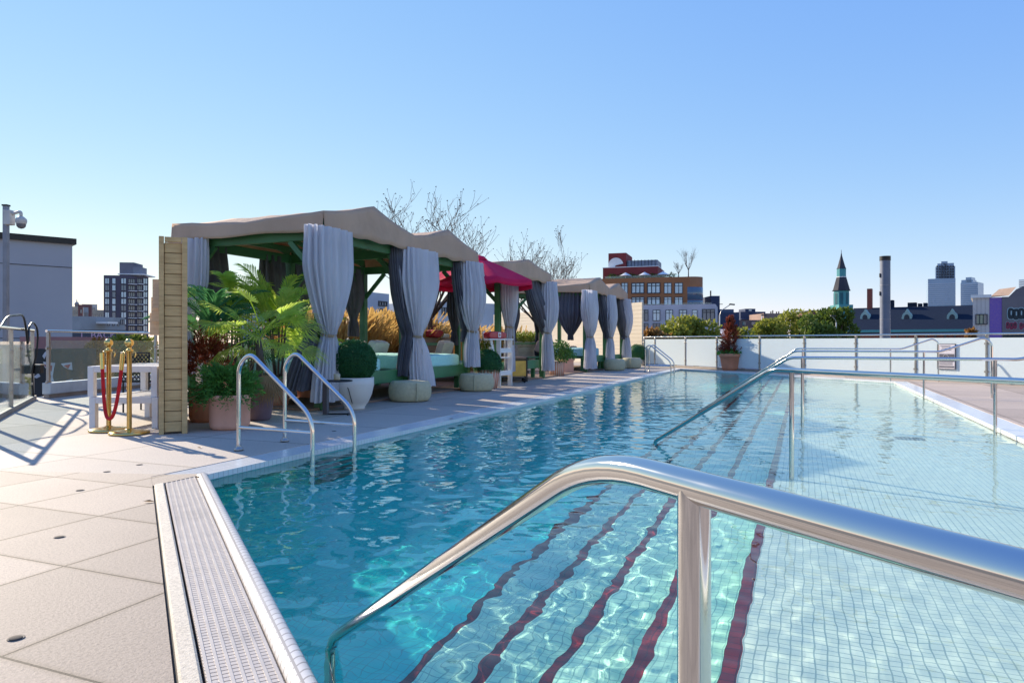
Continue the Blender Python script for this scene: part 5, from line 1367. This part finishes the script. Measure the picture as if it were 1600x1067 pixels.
bare_tree('smaller bare roof-terrace shrub left of the other on the orange brick building', p, 3.2, 16, .5, 5, False, grp='bare trees on the orange brick roof terrace')
# navy and brown blocks
nv = paint('navy_panels', (.045, .065, .13)); nv2 = paint('slate_panels', (.09, .12, .20)); brn = paint('brown_brick', (.24, .15, .13))
nb = Bld('navy_building', 'dark navy stepped building right of the white apartments, with a thin flue', 1111, 122, 1155, 122, 488, 12, nv); nb.sub(1112, 1126, 488, 462, 6, nv, 'stair_tower', .5); nb.sub(1126, 1148, 488, 483, 6, nv2, 'upper_floor', .5)
nb.sub(1112.6, 1114, 462, 453.5, .3, M['black'], 'flue', 1); nb.sub(1126, 1131, 475.5, 474.6, .2, M['black'], 'bracket', .6)
n2 = Bld('navy_building', 'low navy building with a square rooftop box, above the brown wall', 1157, 140, 1196, 140, 487, 10, nv); n2.sub(1167, 1183, 487, 482, 4, nv, 'roof_box', 1); n2.sub(1172.5, 1177, 485.6, 483.6, .1, M['wpane_b'], 'window', .93); n2.sub(1157.6, 1196, 499, 497.5, .2, nv2, 'ledge', -.2)
b3 = Bld('brown_building', 'long low brown brick building behind the trees', 1153, 130, 1222, 130, 500, 12, brn); b3.sub(1195, 1231, 500, 489.5, 8, paint('tan_brick', (.33, .22, .18)), 'upper_block', .5); b3.sub(1231, 1241, 500, 491, 8, nv, 'dark_end', .8)
for px, h in ((1209, 486), (1212, 484.4), (1218, 486.4), (1221.5, 486)): b3.sub(px, px + 1.1, 489.6, h, .3, M['black'], 'vent_pipe', 1.5)
for k in range(4): b3.sub(1160 + 14 * k, 1165 + 14 * k, 508, 503, .1, M['wpane'], 'window', -.08)
bl = Bld('low_shed', 'long pale blue flat-roofed shed right of the rust conifer', 1150, 95, 1185, 95, 513, 10, paint('pale_blue_metal', (.30, .34, .50)))
dr = Bld('red_house', 'dark red roofed house behind the leafy tree left of the steeple', 1266, 150, 1300, 150, 487, 10, rm); dr.put(MB().box((dr.w/2, 5, dr.h + .15), (dr.w + .4, 10.4, .3)), 'roof', M['wframe'])
# church with steeple
teal = paint('teal_copper', (.10, .36, .36), col2=(.07, .27, .28)); slate = paint('dark_slate', (.045, .045, .06))
ch = Bld('church_tower', 'teal church tower with black slate spire', 1311, 104, 1333, 104, 476, 3.0, teal, zb=gz); hw = ch.w / 2; cyy = 1.5
def octo(s, prof, nm, m, cyy=1.5):
    s.put(MB().lathe(prof, (s.w/2, cyy, 0), 8, smooth=False), nm, m)
z = lambda py: ch.z(py, ch.w/2)
ch.put(MB().lathe([(1.12, z(480)), (1.12, z(453))], (hw, cyy, 0), 8, smooth=False), 'belfry', teal)
for k in range(8):
    a = PI / 8 + k * PI / 4; o_ = MB().box((1.04 * math.cos(a) + hw, 1.04 * math.sin(a) + cyy, (z(475) + z(457)) / 2), (.05, .42, z(457) - z(475)), rz=a); ch.put(o_, 'louvre', paint('dark_louvre', (.04, .16, .18)))
octo(ch, [(1.34, z(453.4)), (1.34, z(452.6)), (1.25, z(452.4)), (.72, z(432)), (.001, z(431.8))], 'lower_spire', slate)
octo(ch, [(.68, z(432.2)), (.68, z(418.6))], 'lantern', teal); octo(ch, [(.74, z(432.2)), (.74, z(431))], 'lantern_base', M['white'])
octo(ch, [(.70, z(418.8)), (.70, z(418.2)), (.60, z(416.5)), (.32, z(406)), (.12, z(398)), (.04, z(393)), (.03, z(388.5)), (.001, z(388.4))], 'spire', slate)
# long slate roof
rbk = paint('red_brick_wall', (.26, .07, .05)); sl = mat('blue_slate_roof', (.022, .032, .055), .9, vs=6, col2=(.014, .022, .04), bump=.4, bs=8, spec=.05); lo = Bld('long_hall', 'long slate-roofed hall with red brick walls and little round dormers', 1322, 88, 1524, 80, 516.5, 14, rbk)
ez, rz_ = lo.h, lo.z(475.5, lo.w * .5); pr = MB(); x0, x1 = -.4, lo.w + .4
pr.add([(x0, -.6, ez), (x1, -.6, ez), (x1, 7, rz_), (x0, 7, rz_), (x0, 14.6, ez), (x1, 14.6, ez)], [(0,1,2,3), (3,2,5,4), (0,3,4), (1,5,2)]); lo.put(pr, 'roof', sl)
lo.put(MB().box((lo.w/2, -.62, ez - .1), (lo.w + 1, .2, .3)), 'gutter', teal); lo.put(MB().box((lo.w/2, -.3, ez - .35), (lo.w + .6, .5, .2)), 'eave', M['wframe'])
for px in (1344, 1411.5, 1484.5):
    x = lo.px(px); zc = lo.z(495.5, x); zz = (zc - ez) / (rz_ - ez) * 7.6 - .6
    ar = [(x + .55 * math.cos(a), zz - .35, zc + .75 * math.sin(a)) for a in [2 * PI * k / 16 for k in range(16)]]
    ar = [(p_[0], p_[1], p_[2] + (.35 if abs(p_[0] - x) < .1 and p_[2] > zc else 0)) for p_ in ar]
    mb = MB().add(ar + [(p_[0], p_[1] + 1.6, p_[2]) for p_ in ar], [tuple(range(16))] + [(i, i + 16, (i+1) % 16 + 16, (i+1) % 16) for i in range(16)]); dd = lo.put(mb, 'dormer', paint('dormer_trim', (.35, .50, .46)))
    lo.put(MB().add([(x + .30 * math.cos(a), zz - .37, zc + .42 * math.sin(a)) for a in [2 * PI * k / 12 for k in range(12)]], [tuple(range(12))]), 'pane', M['wframe'], dd)
for k in range(7): lo.winpx(1400 + 15 * k, 1404 + 15 * k, 522.5, 527)
lo.put(MB().box((lo.px(1343), 7, rz_ + .8), (.55, .8, 3.4)), 'chimney', rbk)
for a, b, y in ((1367, 1373, 467), (1373, 1381, 464.5), (1405, 1419, 468.5), (1422, 1428, 470), (1431, 1437, 469)): lo.sub(a, b, 477, y, 1.2, sl, 'roof_vent', 7.2)
# the big duct
st = W(1383, 533, 62); rt = thing('chimney_stack', 'tall grey round chimney stack with a dark cap', 'chimney', Vector((st.x, st.y, gz))); hz = W(0, 402, 62).z - gz
MB().tube([(0, 0, 0), (0, 0, hz)], .42, 32).build('shaft', mat('zinc_sheet', (.17, .19, .25), .5, .1, vs=1.5, col2=(.13, .15, .20)), rt); MB().tube([(0, 0, hz - .3), (0, 0, hz + .08)], .45, 32).build('cap', M['black'], rt)
bb_ = MB()
for z_ in (hz - 2.5, hz - 5.5, hz - 8.5): bb_.tube([(0, 0, z_), (0, 0, z_ + .06)], .435, 32)
bb_.build('band', mat('zinc_band', (.30, .30, .34), .5, .5), rt); bb_ = MB()
for z_ in (hz - 1.6, hz - 3.2): bb_.box((-.45, 0, z_), (.1, .1, .35))
bb_.build('bracket', M['black'], rt)
# glass towers in the distance
gb = mat('blue_tower_glass', (.26, .36, .48), .25, .2, vs=.02, col2=(.20, .29, .40)); gl2 = mat('tower_band', (.50, .57, .66), .5)
def gtower(label, px0, px1, Y, tiers, step, band0):
    base = tiers[0]; s_ = Bld('glass_tower', label, base[0], Y, base[1], Y * .985, base[2], 40, gb, grp='blue glass towers on the skyline')
    for a, b, yt in tiers[1:]: s_.sub(a, b, base[2] + 1, yt, 26, gb, 'upper_tier', 4)
    bn = MB(); y = band0
    while y < 476:
        x0, x1 = s_.px(base[0]), s_.px(base[1]); bn.box(((x0+x1)/2, -.3, s_.z(y, x0)), (x1 - x0, .8, step * .32 * Y / F)); y += step
    s_.put(bn, 'floor_band', gl2); return s_
g1 = gtower('larger blue glass tower with stepped crown on the right skyline', 0, 0, 1150, [(1450, 1493, 436), (1462, 1493, 416), (1465, 1491, 411), (1471, 1481, 408)], 3.1, 444)
for r_ in range(5): 
    for k in range(7): g1.sub(1463.5 + 4.2 * k, 1466 + 4.2 * k, 434 - 4.2 * r_, 431.6 - 4.2 * r_, 1, M['wframe'], 'dark_window', 3.2)
g2 = gtower('smaller blue glass tower right of the larger one', 0, 0, 1250, [(1501, 1528, 442), (1501, 1519, 437), (1508, 1517, 433)], 3.0, 445)
g3 = gtower('sliver of a blue tower at the right edge above the gabled roof', 0, 0, 900, [(1592, 1612, 437), (1594, 1612, 436)], 3.4, 440)
# white box building, purple mural wall, grey gabled building
wbx = Bld('white_box_building', 'white boxy building with a wide curtained window and purple mosaic end', 1520, 64, 1546, 63.3, 465.5, 8, paint('cream_white_panels', (.70, .65, .62)), cap=M['white'])
f_ = wbx.winpx(1524, 1543, 491, 507, nx=3, pane='wpane'); wbx.sub(1527, 1538, 506.4, 492, .04, mat('pale_curtains', (.50, .50, .34), .9, stretch=(9, 1, .1), vs=4, col2=(.36, .37, .25)), 'curtain', -.06)
pw = Bld('p', '', 1546.3, 63.25, 1565.5, 62.8, 465, 7.5, mat('purple_mosaic', (.16, .09, .42), .6, vs=7, col2=(.26, .14, .40), bump=.3, bs=20), root=wbx.root, part='mosaic_wall')
for k in range(3): wbx.put(MB().box((wbx.w * (k + 1) / 4, -.01, wbx.h * .5), (.03, .03, wbx.h)), 'panel_joint', mat('panel_joint_grey', (.5, .46, .44), .8))
gg = Bld('graffiti_building', 'grey gabled building with bubble graffiti at the right edge', 1565.8, 62.75, 1680, 59.9, 464, 12, paint('grey_stucco', (.20, .18, .20), bump=.2, bs=6))
e0, r0 = gg.h, gg.z(452, gg.px(1588)); xa, xb, xc = gg.px(1576), gg.px(1588), gg.w
gg.put(MB().add([(xa, 0, e0), (xb, 0, r0), (xc, 0, r0 + 2.0), (xc, 0, e0), (xa, 9, e0), (xb, 9, r0), (xc, 9, r0 + 2), (xc, 9, e0)], [(0, 3, 2, 1), (4, 5, 6, 7), (0, 1, 5, 4), (1, 2, 6, 5)]), 'gable', paint('grey_gable', (.19, .17, .19)))
gg.put(MB().add([(xa - 1.2, -.1, e0 + .1), (xa, -.1, e0 + .1), (xb, -.1, r0 + .2), (xb - 1.2, 4, r0 + .3), (xa - 1.4, 4, e0 + .2)], [(0, 1, 2, 3, 4)]), 'roof', paint('brown_shingles', (.26, .18, .14)))
gm1, gm2, gm3 = mat('graffiti_black', (.015, .03, .04), .6), mat('graffiti_pale', (.36, .50, .55), .6), mat('graffiti_red', (.24, .03, .07), .6)
def bub(px, py, w, h, m, y=-.02, nm='graffiti', k_=14):
    x, z_ = gg.px(px), gg.z(py, gg.px(px)); Yg = (gg.a + gg.d * x).y; sx = w / 2 * Yg / F * 1.1; sz = h / 2 * Yg / F
    vs = [(x + sx * math.copysign(abs(math.cos(a)) ** .7, math.cos(a)), y, z_ + sz * math.copysign(abs(math.sin(a)) ** .7, math.sin(a))) for a in [2 * PI * i / k_ for i in range(k_)]]
    gg.put(MB().add(vs, [tuple(range(k_))]), nm, m)
for k, px in enumerate((1579.5, 1587.5, 1595.5, 1603)): bub(px, 490 + (k % 2), 9.4, 20, gm2); 
for k, px in enumerate((1579.5, 1587.5, 1595.5, 1603)): bub(px, 490 + (k % 2), 7.6, 17.5, gm1, -.04); bub(px + .6, 489 + k % 2, 1.6, 7, gm2, -.06)
for k, px in enumerate((1574.5, 1580.5, 1586, 1595.5, 1602)): bub(px, 508.5 + (k % 2), 5.6, 13, gm2, -.02); bub(px, 508.5 + (k % 2), 4.8, 12, gm3, -.04); bub(px, 507 + k % 2, 1.2, 4, gm1, -.06)
for k in range(5): bub(1571 + 7 * k, 525, 6, 10, gm1, -.02)
# lamps, green sign
def lamp(label, px, pyb, pyt, tipx, tipy, Y):
    b, t_, e = W(px, pyb, Y), W(px, pyt, Y), W(tipx, tipy, Y); r_ = W(px, pyt, Y).z - gz
    root = thing('street_lamp', label, 'street lamp', Vector((b.x, b.y, gz)), 0, 'street lamps beyond the fence'); rr = .9 * Y / F
    MB().tube([(0, 0, 0), (0, 0, r_)], rr, 10).build('pole', M['white'], root)
    MB().tube(bezpath([(0, 0, r_ - .1), ((e.x - b.x) * .12, 0, r_ + .4 * (e.z - t_.z)), (e.x - b.x, 0, e.z - gz)], .4), rr * .7, 8).build('arm', M['steel_old'], root)
    MB().box((e.x - b.x + rr * 3, 0, e.z - gz + .02), (rr * 9, rr * 4, rr * 2.2), ry=.1).build('lamp_head', M['wframe'], root)
lamp('street lamp with curved arm behind the rust conifer', 1124.5, 540, 492, 1141, 476, 60)
lamp('small street lamp in front of the tallest tree below the steeple', 1306.5, 540, 504, 1299, 494, 50)
lamp('thin white lamp post over the low navy roof', 1190.5, 515, 494, 1190.6, 492.5, 90)
gs = W(995.5, 533, 40); rt = thing('green_sign', 'green street sign board with pale letters behind the far cabana', 'sign', Vector((gs.x, gs.y, gz)), -.2); zc = W(0, 518.5, 40).z - gz
MB().box((0, 0, zc), (.50, .04, .84)).build('panel', mat('sign_green', (.01, .17, .08), .5), rt); MB().tube([(0, .06, 0), (0, .06, zc + .3)], .04, 8).build('pole', M['steel_old'], rt)
text('EST', .17, (0, -.03, zc + .2), 0, mat('sign_pale', (.35, .55, .45), .6), rt, .004)
